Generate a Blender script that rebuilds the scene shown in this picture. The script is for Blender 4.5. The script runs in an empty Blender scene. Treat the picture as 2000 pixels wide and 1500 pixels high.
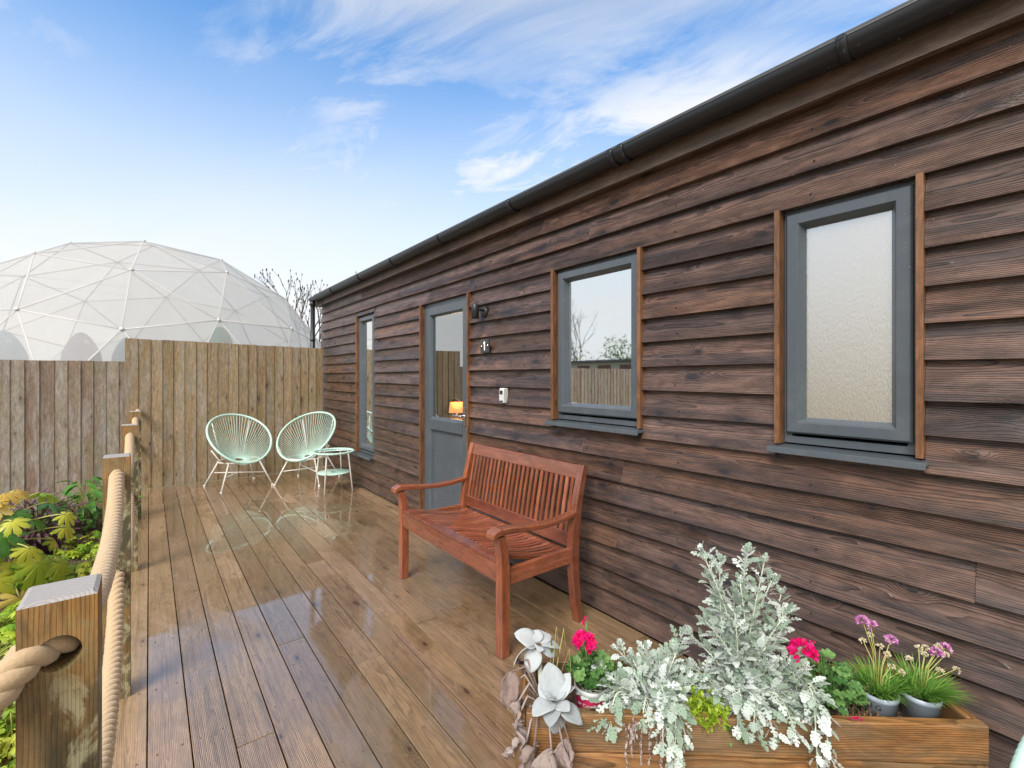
import bpy, bmesh, math, random
from math import sin, cos, pi, radians, sqrt, atan2
from mathutils import Vector, Matrix, noise as mnoise
random.seed(7)
S = bpy.context.scene
C = S.collection
# ------------------------------------------------------------------ camera
TH = atan2(708, 901)
H = 1.38
cam = bpy.data.cameras.new('camera'); co = bpy.data.objects.new('camera', cam); C.objects.link(co)
co.location = (0, 0, H); co.rotation_euler = (pi/2, 0, -TH)
cam.sensor_width = 36; cam.lens = 901/2000*36; cam.shift_y = -15/2000
cam.clip_start = 0.02; cam.clip_end = 2000
S.camera = co
# ------------------------------------------------------------------ exposure, world, sun
S.view_settings.view_transform = 'Standard'; S.view_settings.look = 'None'
S.view_settings.gamma = 1; S.view_settings.exposure = 1.0
SUN_EL, SUN_AZ = radians(42), radians(-118)      # direction to the sun: az measured from +Y towards +X
world = bpy.data.worlds.new("World"); S.world = world; world.use_nodes = True


class NT:
    def __init__(s, t): s.t = t; s.n = t.nodes; s.l = t.links
    def new(s, k, **kw):
        n = s.n.new(k)
        for a, b in kw.items(): setattr(n, a, b)
        return n
    def put(s, sock, v):
        if v is None: return
        if isinstance(v, bpy.types.NodeSocket): s.l.new(v, sock)
        else:
            if isinstance(v, tuple) and len(v) == 3 and sock.type == 'RGBA': v = v+(1,)
            sock.default_value = v
    def m(s, op, a, b=None, c=None, clamp=False):
        n = s.new('ShaderNodeMath', operation=op, use_clamp=clamp)
        s.put(n.inputs[0], a); s.put(n.inputs[1], b); s.put(n.inputs[2], c); return n.outputs[0]
    def vm(s, op, a, b=None):
        n = s.new('ShaderNodeVectorMath', operation=op)
        s.put(n.inputs[0], a); s.put(n.inputs[1], b); return n.outputs[0]
    def mix(s, f, a, b, mode='MIX'):
        n = s.new('ShaderNodeMix', data_type='RGBA', blend_type=mode)
        s.put(n.inputs[0], f); s.put(n.inputs[6], a); s.put(n.inputs[7], b); return n.outputs[2]
    def noise(s, v, scale=5, detail=3, rough=.55, dist=0):
        n = s.new('ShaderNodeTexNoise'); s.put(n.inputs['Vector'], v)
        n.inputs['Scale'].default_value = scale; n.inputs['Detail'].default_value = detail
        n.inputs['Roughness'].default_value = rough; n.inputs['Distortion'].default_value = dist
        return n.outputs[0]
    def ss(s, v, a, b, lo=0., hi=1.):
        n = s.new('ShaderNodeMapRange', interpolation_type='SMOOTHSTEP')
        s.put(n.inputs[0], v); n.inputs[1].default_value = a; n.inputs[2].default_value = b
        n.inputs[3].default_value = lo; n.inputs[4].default_value = hi; return n.outputs[0]
    def xyz(s, x, y, z):
        n = s.new('ShaderNodeCombineXYZ'); s.put(n.inputs[0], x); s.put(n.inputs[1], y); s.put(n.inputs[2], z); return n.outputs[0]
    def sep(s, v):
        n = s.new('ShaderNodeSeparateXYZ'); s.put(n.inputs[0], v); return n.outputs
    def attr(s, name):
        return s.new('ShaderNodeAttribute', attribute_name=name).outputs
    def bump(s, h, strength=.5, dist=.01, normal=None):
        n = s.new('ShaderNodeBump'); s.put(n.inputs['Height'], h)
        n.inputs['Strength'].default_value = strength; n.inputs['Distance'].default_value = dist
        if normal: s.put(n.inputs['Normal'], normal)
        return n.outputs[0]


def sky():
    k = NT(world.node_tree); k.n.clear()
    st = k.new('ShaderNodeTexSky', sky_type='NISHITA', sun_disc=False)
    st.sun_elevation = SUN_EL; st.sun_rotation = SUN_AZ; st.altitude = 50
    st.air_density = 1.0; st.dust_density = .6; st.ozone_density = 2.2
    d = k.new('ShaderNodeTexCoord').outputs['Generated']
    x, y, z = k.sep(d)
    zz = k.m('MAXIMUM', z, .02)
    px = k.m('DIVIDE', x, k.m('ADD', zz, .06)); py = k.m('DIVIDE', y, k.m('ADD', zz, .06))
    # streaked high cloud
    ang = .35
    u = k.m('ADD', k.m('MULTIPLY', px, cos(ang)), k.m('MULTIPLY', py, sin(ang)))
    v = k.m('SUBTRACT', k.m('MULTIPLY', py, cos(ang)), k.m('MULTIPLY', px, sin(ang)))
    n1 = k.noise(k.xyz(k.m('MULTIPLY', u, 1.9), k.m('MULTIPLY', v, .85), 1.7), 1.6, 9, .62, .9)
    n2 = k.noise(k.xyz(k.m('MULTIPLY', u, 1.0), k.m('MULTIPLY', v, .6), 6.3), 1.1, 3, .5, .3)
    cl = k.m('MULTIPLY', k.ss(n1, .33, .72), k.ss(n2, .34, .58))
    # the broad streak over the eaves
    lx = k.m('SUBTRACT', px, k.m('SUBTRACT', 1.62, k.m('MULTIPLY', py, .26)))
    band = k.ss(k.m('ABSOLUTE', k.m('ADD', lx, k.m('MULTIPLY', k.m('SUBTRACT', n2, .5), .5))), .46, .0)
    band = k.m('MULTIPLY', band, k.ss(n1, .30, .60))
    band = k.m('MULTIPLY', band, k.ss(py, .25, .7))
    band = k.m('MULTIPLY', band, k.ss(py, 2.6, 1.5))
    cl = k.m('MAXIMUM', k.m('MULTIPLY', cl, .68), k.m('MULTIPLY', band, .95), clamp=True)
    hz = k.ss(z, .66, .08)                                  # whitening towards the horizon
    hz = k.m('POWER', hz, .95)
    hz = k.m('ADD', hz, k.m('MULTIPLY', k.m('SUBTRACT', n2, .5), .25), clamp=True)
    f = k.m('MAXIMUM', hz, cl)
    # cloud bank added behind the viewer, whitening light and reflections (it is raining)
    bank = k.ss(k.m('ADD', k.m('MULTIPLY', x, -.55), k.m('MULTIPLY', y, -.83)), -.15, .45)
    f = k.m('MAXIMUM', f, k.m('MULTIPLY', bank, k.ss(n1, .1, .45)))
    hs = k.new('ShaderNodeHueSaturation'); hs.inputs['Saturation'].default_value = 1.2; hs.inputs['Value'].default_value = 1.42
    k.put(hs.inputs['Color'], st.outputs[0])
    blue = k.mix(1., hs.outputs[0], (.70, .98, 1.04), 'MULTIPLY')
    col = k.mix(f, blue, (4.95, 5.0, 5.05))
    col = k.mix(k.ss(z, .56, .72), col, (4.2, 4.2, 4.2))      # cloud added overhead to whiten the deck's reflections
    below = k.ss(z, -.02, .0)
    col = k.mix(below, (1.2, 1.1, .9), col)
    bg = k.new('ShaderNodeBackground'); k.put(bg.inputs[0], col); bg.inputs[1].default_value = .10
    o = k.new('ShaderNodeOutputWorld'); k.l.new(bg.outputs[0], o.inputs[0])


sky()
sl = bpy.data.lights.new('sun', 'SUN'); sl.energy = 2.3; sl.angle = radians(32); sl.color = (1, .95, .88)
so = bpy.data.objects.new('sun', sl); C.objects.link(so)
sd = Vector((sin(SUN_AZ)*cos(SUN_EL), cos(SUN_AZ)*cos(SUN_EL), sin(SUN_EL)))
so.rotation_euler = sd.to_track_quat('Z', 'Y').to_euler()


# ------------------------------------------------------------------ mesh helpers
class MB:
    def __init__(s): s.v = []; s.f = []; s.wc = []; s.r = []; s.sm = []; s.mi = []
    def add(s, vs, fs, wc=None, r=None, smooth=False, mi=0):
        b = len(s.v); r = random.random() if r is None else r
        s.v += [tuple(p) for p in vs]; s.f += [tuple(b+i for i in f) for f in fs]
        s.wc += [tuple(p) for p in (wc or vs)]
        s.r += [r]*len(vs) if not isinstance(r, list) else r
        s.sm += [smooth]*len(fs); s.mi += [mi]*len(fs)
    def box(s, a, b, grain=0, M=None, pith=None, taper=None, r=None, jit=0):
        x0, y0, z0 = a; x1, y1, z1 = b
        vs = [Vector((x, y, z)) for x in (x0, x1) for y in (y0, y1) for z in (z0, z1)]
        fs = [(0, 1, 3, 2), (4, 6, 7, 5), (0, 4, 5, 1), (2, 3, 7, 6), (0, 2, 6, 4), (1, 5, 7, 3)]
        s.piece(vs, fs, grain, M, pith, r)
    def piece(s, vs, fs, grain=0, M=None, pith=None, r=None, smooth=False):
        o = random.uniform(0, 60)
        cx = [sum(v[i] for v in vs)/len(vs) for i in range(3)]
        p = pith or (random.uniform(-.05, .05), random.choice((-1, 1))*random.uniform(.02, .09))
        ax = [grain]+[i for i in range(3) if i != grain]
        wc = [(v[ax[0]]+o, v[ax[1]]-cx[ax[1]]+p[0], v[ax[2]]-cx[ax[2]]+p[1]) for v in vs]
        s.add([M @ Vector(v) if M else v for v in vs], fs, wc, r, smooth)
    def tube(s, pts, rad, n=8, cap=True, closed=False, smooth=True, grain=False, twist=0, r=None):
        pts = [Vector(p) for p in pts]; m = len(pts)
        rads = rad if isinstance(rad, (list, tuple)) else [rad]*m
        vs = []; up = None
        for i, p in enumerate(pts):
            a = pts[(i-1) % m] if (closed or i > 0) else p
            b = pts[(i+1) % m] if (closed or i < m-1) else p
            t = (b-a)
            t = t.normalized() if t.length > 1e-9 else Vector((0, 0, 1))
            if up is None:
                up = Vector((0, 0, 1)) if abs(t.z) < .9 else Vector((1, 0, 0))
            u = (up-t*up.dot(t))
            u = u.normalized() if u.length > 1e-6 else t.orthogonal().normalized()
            w = t.cross(u); up = u
            for j in range(n):
                an = 2*pi*j/n
                vs.append(p+(u*cos(an)+w*sin(an))*rads[i])
        fs = []
        for i in range(m if closed else m-1):
            for j in range(n):
                a0 = i*n+j; a1 = i*n+(j+1) % n; b0 = ((i+1) % m)*n+j; b1 = ((i+1) % m)*n+(j+1) % n
                fs.append((a0, b0, b1, a1))
        if cap and not closed:
            fs.append(tuple(range(n))); fs.append(tuple((m-1)*n+j for j in reversed(range(n))))
        s.add(vs, fs, None, r, smooth)
    def lathe(s, prof, n=24, c=(0, 0, 0), M=None, smooth=True, r=None):
        vs = []; fs = []
        for (rr, z) in prof:
            for j in range(n):
                a = 2*pi*j/n; v = Vector((rr*cos(a), rr*sin(a), z))
                v = (M @ v) if M else v
                vs.append(v+Vector(c))
        for i in range(len(prof)-1):
            for j in range(n):
                fs.append((i*n+j, i*n+(j+1) % n, (i+1)*n+(j+1) % n, (i+1)*n+j))
        s.add(vs, fs, None, r, smooth)
    def extr(s, poly, axis, lo, hi, grain=0, M=None, pith=None, r=None):
        # poly: 2D points in the two other axes, extruded along axis
        n = len(poly); o = [i for i in range(3) if i != axis]
        vs = []
        for w in (lo, hi):
            for p in poly:
                v = [0, 0, 0]; v[axis] = w; v[o[0]] = p[0]; v[o[1]] = p[1]; vs.append(Vector(v))
        fs = [tuple(range(n)), tuple(n+j for j in reversed(range(n)))]
        fs += [(j, n+j, n+(j+1) % n, (j+1) % n) for j in range(n)]
        s.piece(vs, fs, grain, M, pith, r)
    def build(s, name, mat, parent=None, bevel=0, seg=2, recalc=True, loc=None):
        me = bpy.data.meshes.new(name)
        if loc is not None:
            L = Vector(loc); s.v = [tuple(Vector(p)-L) for p in s.v]
        me.from_pydata(s.v, [], s.f)
        a = me.attributes.new('wc', 'FLOAT_VECTOR', 'POINT'); a.data.foreach_set('vector', [c for p in s.wc for c in p])
        a = me.attributes.new('rnd', 'FLOAT', 'POINT'); a.data.foreach_set('value', s.r)
        me.polygons.foreach_set('use_smooth', s.sm)
        mats = mat if isinstance(mat, (list, tuple)) else [mat]
        for q in mats: me.materials.append(q)
        me.polygons.foreach_set('material_index', s.mi)
        me.update()
        if recalc:
            bm = bmesh.new(); bm.from_mesh(me); bmesh.ops.recalc_face_normals(bm, faces=bm.faces); bm.to_mesh(me); bm.free()
        o = bpy.data.objects.new(name, me); C.objects.link(o)
        if parent: o.parent = parent
        if loc is not None: o.location = loc
        if bevel:
            b = o.modifiers.new('bevel', 'BEVEL'); b.width = bevel; b.segments = seg; b.limit_method = 'ANGLE'; b.angle_limit = radians(40)
        return o


def tag(o, label=None, cat=None, group=None, kind=None):
    if label: o['label'] = label
    if cat: o['category'] = cat
    if group: o['group'] = group
    if kind: o['kind'] = kind
    return o


def empty(name, loc=(0, 0, 0), rz=0):
    o = bpy.data.objects.new(name, None); C.objects.link(o); o.location = loc; o.rotation_euler = (0, 0, rz)
    o.empty_display_size = .1
    return o


def copy_tree(o, parent=None):
    c = o.copy(); C.objects.link(c)
    if parent: c.parent = parent
    for ch in o.children: copy_tree(ch, c)
    return c


# ------------------------------------------------------------------ materials
def newmat(name):
    m = bpy.data.materials.new(name); m.use_nodes = True
    k = NT(m.node_tree); b = k.n['Principled BSDF']
    return m, k, b


def simple(name, col, rough=.5, metal=0, var=.12, scale=30, bump=.0, coat=0, spec=.5, bscale=None, dirt=None):
    m, k, b = newmat(name)
    p = k.new('ShaderNodeTexCoord').outputs['Object']
    n = k.noise(p, scale, 4)
    f = k.m('ADD', 1-var, k.m('MULTIPLY', n, 2*var))
    c = k.mix(1., col, k.xyz(f, f, f), 'MULTIPLY')
    if dirt:
        c = k.mix(k.m('MULTIPLY', k.ss(k.noise(p, scale*.3, 6, .65), .5, .75), dirt[1]), c, dirt[0])
    k.put(b.inputs['Base Color'], c)
    k.put(b.inputs['Roughness'], k.m('ADD', rough-.08, k.m('MULTIPLY', k.noise(p, scale*.7, 3), .16)))
    b.inputs['Metallic'].default_value = metal; b.inputs['Coat Weight'].default_value = coat
    b.inputs['Specular IOR Level'].default_value = spec
    if bump: k.put(b.inputs['Normal'], k.bump(k.noise(p, bscale or scale*3, 4), bump, .002))
    return m


def wood(name, light, dark, weather=None, wamt=.5, wscale=(1.2, 9), moss=None, mamt=.4, ring=.0045, rough=.5, knot=1.0,
         kcol=None, bump=.35, pvar=.25, groove=0, fibre=.35, ringamt=.7, wet=None, ior=1.5, band=None, hue2=None, kscale=(2.3, 5.5), coat=0, mott=None, kprob=.6, mscale=2.6):
    m, k, b = newmat(name)
    at = k.attr('wc'); x, y, z = k.sep(at[1]); rn = k.attr('rnd')[2]
    seed = k.m('MULTIPLY', rn, 37.)
    lowv = k.xyz(k.m('MULTIPLY', x, 1.6), k.m('MULTIPLY', y, 7.), k.m('ADD', k.m('MULTIPLY', z, 7.), seed))
    w1 = k.m('SUBTRACT', k.noise(lowv, 1, 3, .5), .5)
    w2 = k.m('SUBTRACT', k.noise(k.vm('ADD', lowv, (9.1, 3.3, 5.5)), 1, 3, .5), .5)
    yy = k.m('ADD', y, k.m('MULTIPLY', w1, .045)); zz = k.m('ADD', z, k.m('MULTIPLY', w2, .045))
    # knots
    kv = k.xyz(k.m('MULTIPLY', x, kscale[0]), k.m('MULTIPLY', k.m('ADD', y, k.m('MULTIPLY', z, .35)), kscale[1]), seed)
    vo = k.new('ShaderNodeTexVoronoi', voronoi_dimensions='2D', feature='F1'); k.put(vo.inputs['Vector'], kv)
    vo.inputs['Scale'].default_value = 1; vo.inputs['Randomness'].default_value = .95
    kd = k.m('ADD', vo.outputs['Distance'], k.m('MULTIPLY', k.m('SUBTRACT', k.noise(k.vm('MULTIPLY', kv, (3., 3., 3.)), 1, 3), .5), .10))
    kq = k.sep(vo.outputs['Color'])
    kon = k.m('GREATER_THAN', kq[0], kprob)
    kd = k.m('ADD', k.m('DIVIDE', kd, k.m('ADD', k.m('MULTIPLY', kq[1], 1.1), .35)), k.m('MULTIPLY', k.m('SUBTRACT', 1., kon), .25))
    infl = k.ss(kd, .34, .02)
    r = k.m('SQRT', k.m('ADD', k.m('MULTIPLY', yy, yy), k.m('MULTIPLY', zz, zz)))
    r = k.m('ADD', r, k.m('MULTIPLY', infl, .022*knot))
    rg = k.m('FRACT', k.m('ADD', k.m('DIVIDE', r, ring), k.m('MULTIPLY', w1, .8)))
    late = k.m('POWER', rg, 2.6)
    late = k.m('MULTIPLY', late, k.ss(rg, 1., .92))
    fv = k.xyz(k.m('MULTIPLY', x, 9.), k.m('MULTIPLY', y, 420.), k.m('MULTIPLY', z, 420.))
    fb = k.noise(fv, 1, 2, .6)
    fv2 = k.xyz(k.m('MULTIPLY', x, 3.), k.m('MULTIPLY', y, 70.), k.m('ADD', k.m('MULTIPLY', z, 70.), seed))
    fb2 = k.noise(fv2, 1, 4, .6)
    fac = k.m('ADD', k.m('MULTIPLY', late, ringamt), k.m('MULTIPLY', k.m('SUBTRACT', fb2, .5), fibre*1.6))
    fac = k.m('ADD', fac, k.m('MULTIPLY', k.m('SUBTRACT', fb, .5), fibre), clamp=True)
    col = k.mix(fac, light, dark)
    if hue2:
        col = k.mix(k.ss(k.m('FRACT', k.m('MULTIPLY', rn, 7.77)), .35, .95), col, k.mix(fac, hue2, dark))
    wobj = k.xyz(k.m('MULTIPLY', x, wscale[0]), k.m('MULTIPLY', y, wscale[1]), k.m('ADD', k.m('MULTIPLY', z, wscale[1]), seed))
    wn = k.noise(wobj, 1, 7, .62, .3)
    if weather:
        col = k.mix(k.m('MULTIPLY', k.ss(wn, .40, .66), wamt), col, k.mix(k.m('MULTIPLY', fac, .5), weather, dark))
    P = k.new('ShaderNodeTexCoord').outputs['Object']
    if mott:
        mv = k.xyz(k.m('MULTIPLY', x, mott[1]), k.m('MULTIPLY', y, mott[1]*3.5), k.m('ADD', k.m('MULTIPLY', z, mott[1]*3.5), seed))
        mo = k.noise(mv, 1, 8, .72, .6)
        mf = k.m('ADD', 1.-mott[0], k.m('MULTIPLY', k.ss(mo, .30, .72), 2*mott[0])); col = k.mix(1., col, k.xyz(mf, mf, mf), 'MULTIPLY')
    if moss:
        mn = k.noise(P, mscale, 8, .68, .4)
        mn2 = k.noise(fv2, 1, 5, .7)
        col = k.mix(k.m('MULTIPLY', k.m('MULTIPLY', k.ss(mn, .45, .68), k.ss(mn2, .3, .7)), mamt), col, moss)
    km = k.m('MULTIPLY', k.ss(kd, .095, .03), knot, clamp=True)
    kr = k.m('MULTIPLY', k.ss(kd, .30, .05), .45*knot, clamp=True)
    kc = kcol or tuple(c*.35 for c in dark)
    col = k.mix(kr, col, k.mix(.5, dark, kc)); col = k.mix(km, col, kc)
    pf = k.m('ADD', 1-pvar, k.m('MULTIPLY', k.m('FRACT', k.m('MULTIPLY', rn, 13.3)), 2*pvar))
    col = k.mix(1., col, k.xyz(pf, pf, pf), 'MULTIPLY')
    if band: col = band(k, col, P, wn)
    h = k.m('ADD', k.m('MULTIPLY', late, .8), k.m('MULTIPLY', fb, .5))
    h = k.m('ADD', h, k.m('MULTIPLY', fb2, .6))
    rr = k.m('ADD', rough-.08, k.m('MULTIPLY', fb2, .16))
    if groove:
        gm = k.ss(k.m('FRACT', k.m('MULTIPLY', rn, 5.1)), .15, .5)
        gv = k.m('MULTIPLY', k.m('SINE', k.m('MULTIPLY', y, 2*pi/.0052)), .9)
        h = k.m('ADD', h, k.m('MULTIPLY', k.m('MULTIPLY', gv, groove), gm))
        gd = k.m('MULTIPLY', k.m('MULTIPLY', k.ss(gv, -.2, -.85), gm), .55*groove)
        col = k.mix(gd, col, dark)
    if wet:
        pv = k.sep(P)
        wm = k.noise(k.xyz(k.m('MULTIPLY', pv[0], 2.0), k.m('MULTIPLY', pv[1], .9), k.m('MULTIPLY', rn, .45)), 1.1, 5, .6, .5)
        strk = k.noise(k.xyz(k.m('MULTIPLY', x, 1.1), k.m('MULTIPLY', y, 60.), seed), 1, 4, .6)
        wf = k.ss(wm, wet['lo'], wet['hi'])
        rr = k.m('ADD', k.m('MULTIPLY', wf, wet['rw']), k.m('MULTIPLY', k.m('SUBTRACT', 1., wf), wet['rd']))
        rr = k.m('ADD', rr, k.m('MULTIPLY', k.m('SUBTRACT', fb2, .5), .08))
        dk = k.m('ADD', 1., k.m('MULTIPLY', wf, -.22)); col = k.mix(1., col, k.xyz(dk, dk, dk), 'MULTIPLY')
        h = k.m('MULTIPLY', h, k.m('ADD', k.m('MULTIPLY', wf, -.7), 1.)); col = k.mix(k.m('MULTIPLY', k.ss(strk, .5, .75), .55), col, dark)
    k.put(b.inputs['Base Color'], col); k.put(b.inputs['Roughness'], rr)
    b.inputs['IOR'].default_value = ior; b.inputs['Coat Weight'].default_value = coat; b.inputs['Coat Roughness'].default_value = .15
    k.put(b.inputs['Normal'], k.bump(h, bump, .0015))
    if wet:
        b.inputs['Coat Weight'].default_value = 1.; b.inputs['Coat IOR'].default_value = wet['ior']
        cr = k.m('ADD', k.m('MULTIPLY', wf, wet['c1']-wet['c0']), wet['c0']); k.put(b.inputs['Coat Roughness'], cr)
        drops = k.noise(P, 16, 3, .6)
        k.put(b.inputs['Coat Normal'], k.bump(k.m('ADD', k.m('MULTIPLY', h, k.m('ADD', k.m('MULTIPLY', wf, -.22), .26)), k.m('MULTIPLY', drops, .25)), .35, .0015))
    return m


def poststain(k, col, P, wn):
    a = k.noise(k.vm('MULTIPLY', P, (1., 1., .55)), 22, 7, .7, .5); b = k.noise(k.vm('MULTIPLY', P, (1., 1., .3)), 9, 5, .6, .3)
    side = k.ss(k.sep(P)[0], -.03, .0)                      # the left third stays cleaner
    low = k.ss(k.sep(P)[2], 1.16, .98)
    col = k.mix(k.m('MULTIPLY', k.m('MULTIPLY', k.ss(b, .38, .54), .85), k.m('MULTIPLY', side, low)), col, (.055, .055, .03))
    return k.mix(k.m('MULTIPLY', k.m('MULTIPLY', k.ss(a, .48, .60), .9), k.m('MULTIPLY', side, low)), col, (.40, .36, .22))


M = {}
M['clad'] = wood('cladding_stain', (.130, .078, .060), (.010, .007, .0065), weather=(.026, .021, .022), wamt=.75, mott=(.42, 7), kprob=.48, wscale=(.8, 16),
                 hue2=(.165, .086, .054), rough=.30, bump=1.5, pvar=.22, ring=.0060, knot=1, kcol=(.022, .017, .018), fibre=.75, ringamt=.9,
                 kscale=(2.6, 5.5))
M['fascia'] = wood('fascia_stain', (.135, .085, .062), (.025, .016, .013), weather=(.06, .055, .045), wamt=.6, mott=(.4, 6), rough=.5, bump=.6, ring=.007)
M['trim'] = wood('batten_wood', (.20, .092, .040), (.07, .028, .012), rough=.35, bump=.4, knot=.4, pvar=.15, ringamt=.7, mott=(.4, 8))
M['deck'] = wood('deck_wood', (.37, .235, .13), (.105, .060, .030), weather=(.27, .20, .10), wamt=.35, wscale=(.5, 14), hue2=(.40, .255, .155),
                 moss=(.09, .085, .025), mamt=.40, fibre=.6, rough=.35, bump=.8, pvar=.2, groove=.7, ring=.0055, kcol=(.05, .028, .015), knot=.8,
                 wet=dict(scale=1.3, lo=.44, hi=.54, rw=.2, rd=.4, ior=1.95, c0=.18, c1=.02), mott=(.16, 12))
M['fence'] = wood('fence_wood', (.30, .24, .18), (.14, .105, .08), weather=(.33, .305, .27), wamt=.75, wscale=(1.6, 12), hue2=(.20, .125, .085),
                  moss=(.20, .20, .075), mamt=.6, rough=.75, bump=.8, pvar=.10, ring=.006, fibre=.9, kcol=(.10, .065, .05), mott=(.34, 13))
M['fence_warm'] = wood('fence_wood_warm', (.32, .225, .13), (.13, .085, .045), weather=(.31, .275, .23), wamt=.75, wscale=(1.6, 12), hue2=(.28, .185, .085),
                       moss=(.19, .175, .05), mamt=.65, rough=.7, bump=.8, pvar=.10, ring=.006, fibre=.9, kcol=(.09, .05, .035), mott=(.32, 13))
M['post'] = wood('post_wood', (.30, .155, .045), (.11, .048, .014), weather=(.26, .205, .11), wamt=.7, wscale=(2.5, 16), moss=(.24, .24, .12), mamt=.95,
                 rough=.5, bump=.9, pvar=.08, ring=.0060, knot=.3, fibre=.6, ringamt=.85, mott=(.4, 9), mscale=11, band=poststain)
M['post_top'] = wood('post_end_grain', (.36, .335, .33), (.17, .155, .15), rough=.5, bump=.5, ring=.0065, knot=0, pvar=.05, fibre=.2, ringamt=.8)
M['bench'] = wood('bench_hardwood', (.27, .076, .030), (.065, .016, .008), weather=(.32, .135, .08), wamt=.45, wscale=(1.5, 14), hue2=(.24, .058, .026),
                  rough=.2, bump=.25, pvar=.34, ring=.005, knot=0, ringamt=.45, fibre=.7, ior=1.55, coat=.7, mott=(.3, 7))
M['planter'] = wood('planter_wood', (.33, .155, .050), (.075, .032, .012), weather=(.17, .12, .07), wamt=.85, wscale=(2., 12), moss=(.10, .085, .03), mamt=.6, mscale=7, fibre=.7, ringamt=.95,
                    rough=.42, bump=1., pvar=.1, ring=.006, knot=1, kcol=(.03, .015, .008), kscale=(3.2, 8), mott=(.35, 6))
M['grey'] = simple('slate_grey_upvc', (.070, .084, .098), .30, dirt=((.12, .135, .145), .5), var=.14, scale=14, bump=.25, bscale=260)
M['screw'] = simple('weathered_screw', (.10, .085, .07), .5)
M['gutter'] = simple('gutter_plastic', (.016, .018, .022), .33, var=.25, scale=9)
M['black'] = simple('black_paint', (.02, .02, .022), .4)
M['mint'] = simple('mint_cord', (.47, .66, .58), .38, var=.06)
M['white'] = simple('white_metal', (.78, .74, .68), .35, var=.06, dirt=((.45, .25, .12), .25))
M['steel'] = simple('brushed_steel', (.6, .6, .6), .25, metal=1)
M['safe'] = simple('key_safe_shell', (.55, .56, .56), .35)
M['offwhite'] = simple('white_lettering', (.8, .8, .8), .4, var=.02)
M['roof'] = simple('roof_sheet', (.06, .065, .07), .5)
M['inwall'] = simple('room_plaster', (.34, .27, .20), .8)
M['pot'] = simple('grey_pot_plastic', (.42, .50, .58), .4, var=.08)
M['potw'] = simple('pale_pot_plastic', (.62, .64, .64), .4, var=.05)
M['pink'] = simple('pink_pot_label', (.62, .03, .12), .35, var=.08)
M['render'] = simple('pale_render', (.42, .40, .33), .8, scale=6)
M['winbrown'] = simple('dark_window', (.10, .045, .03), .4)
M['bark'] = simple('bark', (.07, .055, .045), .9, scale=40)


def leafmat(name, a, b_, rough=.45, trans=.25, edge=None, fuzz=0, tex=0):
    m, k, b = newmat(name)
    rn = k.attr('rnd')[2]; P = k.new('ShaderNodeTexCoord').outputs['Object']
    f = k.m('ADD', k.m('MULTIPLY', rn, .8), k.m('MULTIPLY', k.noise(P, 45, 3), .4), clamp=True)
    c = k.mix(k.ss(f, .15, .95), a, b_)
    if edge:
        w = k.attr('wc')[1]; ex = k.sep(w)[0]
        c = k.mix(k.m('MULTIPLY', k.ss(ex, .35, 1.), k.ss(k.noise(P, 30, 3), .35, .6)), c, edge)
    k.put(b.inputs['Base Color'], c); b.inputs['Roughness'].default_value = rough
    if fuzz: b.inputs['Sheen Weight'].default_value = fuzz
    if tex: k.put(b.inputs['Normal'], k.bump(k.m('ADD', k.noise(P, 380, 3), k.m('MULTIPLY', k.noise(P, 60, 4), 2.)), tex, .003))
    tr = k.new('ShaderNodeBsdfTranslucent'); k.put(tr.inputs[0], c)
    mx = k.new('ShaderNodeMixShader'); mx.inputs[0].default_value = trans
    k.l.new(b.outputs[0], mx.inputs[1]); k.l.new(tr.outputs[0], mx.inputs[2])
    k.l.new(mx.outputs[0], k.n['Material Output'].inputs[0])
    return m


M['silver'] = leafmat('silver_leaf', (.26, .37, .26), (.68, .74, .70), .8, .22, fuzz=.4)
M['silver_stem'] = leafmat('silver_stem', (.50, .56, .44), (.66, .70, .58), .8, .1)
M['felt'] = leafmat('felt_leaf', (.34, .38, .40), (.54, .58, .60), .9, .15, fuzz=.5, tex=.7)
M['dead'] = leafmat('withered_leaf', (.30, .21, .18), (.52, .43, .40), .85, .2, tex=1.)
M['lime'] = leafmat('lime_leaf', (.22, .36, .02), (.40, .52, .04), .45, .35)
M['green'] = leafmat('green_leaf', (.045, .14, .035), (.12, .27, .06), .4, .25)
M['gera'] = leafmat('geranium_leaf', (.06, .17, .04), (.18, .34, .10), .5, .25)
M['grassy'] = leafmat('thrift_blade', (.08, .26, .04), (.30, .52, .10), .4, .3)
M['yellowgreen'] = leafmat('yellow_green_leaf', (.26, .42, .04), (.62, .62, .07), .35, .4, edge=(.13, .30, .03))
M['yellow'] = leafmat('yellowed_leaf', (.62, .40, .06), (.74, .58, .16), .5, .35)
M['petiole'] = leafmat('pale_petiole', (.40, .42, .10), (.55, .52, .18), .4, .2)
M['purple'] = leafmat('purple_leaf', (.045, .018, .03), (.12, .045, .07), .4, .2)
M['glossgreen'] = leafmat('laurel_leaf', (.04, .14, .02), (.13, .32, .05), .3, .25)
M['cover'] = leafmat('ground_cover_leaf', (.20, .42, .03), (.55, .66, .06), .35, .4)
M['hotpink'] = leafmat('hot_pink_petal', (.78, .0, .10), (.88, .02, .32), .55, .35)
M['lilac'] = leafmat('pink_thrift_petal', (.50, .08, .42), (.82, .50, .72), .6, .3)
M['bud'] = leafmat('pale_bud', (.62, .55, .36), (.78, .70, .52), .6, .2)
M['brown'] = leafmat('dry_brown_twig', (.09, .05, .035), (.26, .16, .09), .8, .1)
M['heath'] = leafmat('fine_green_sprig', (.10, .20, .07), (.28, .33, .13), .6, .2)


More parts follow.
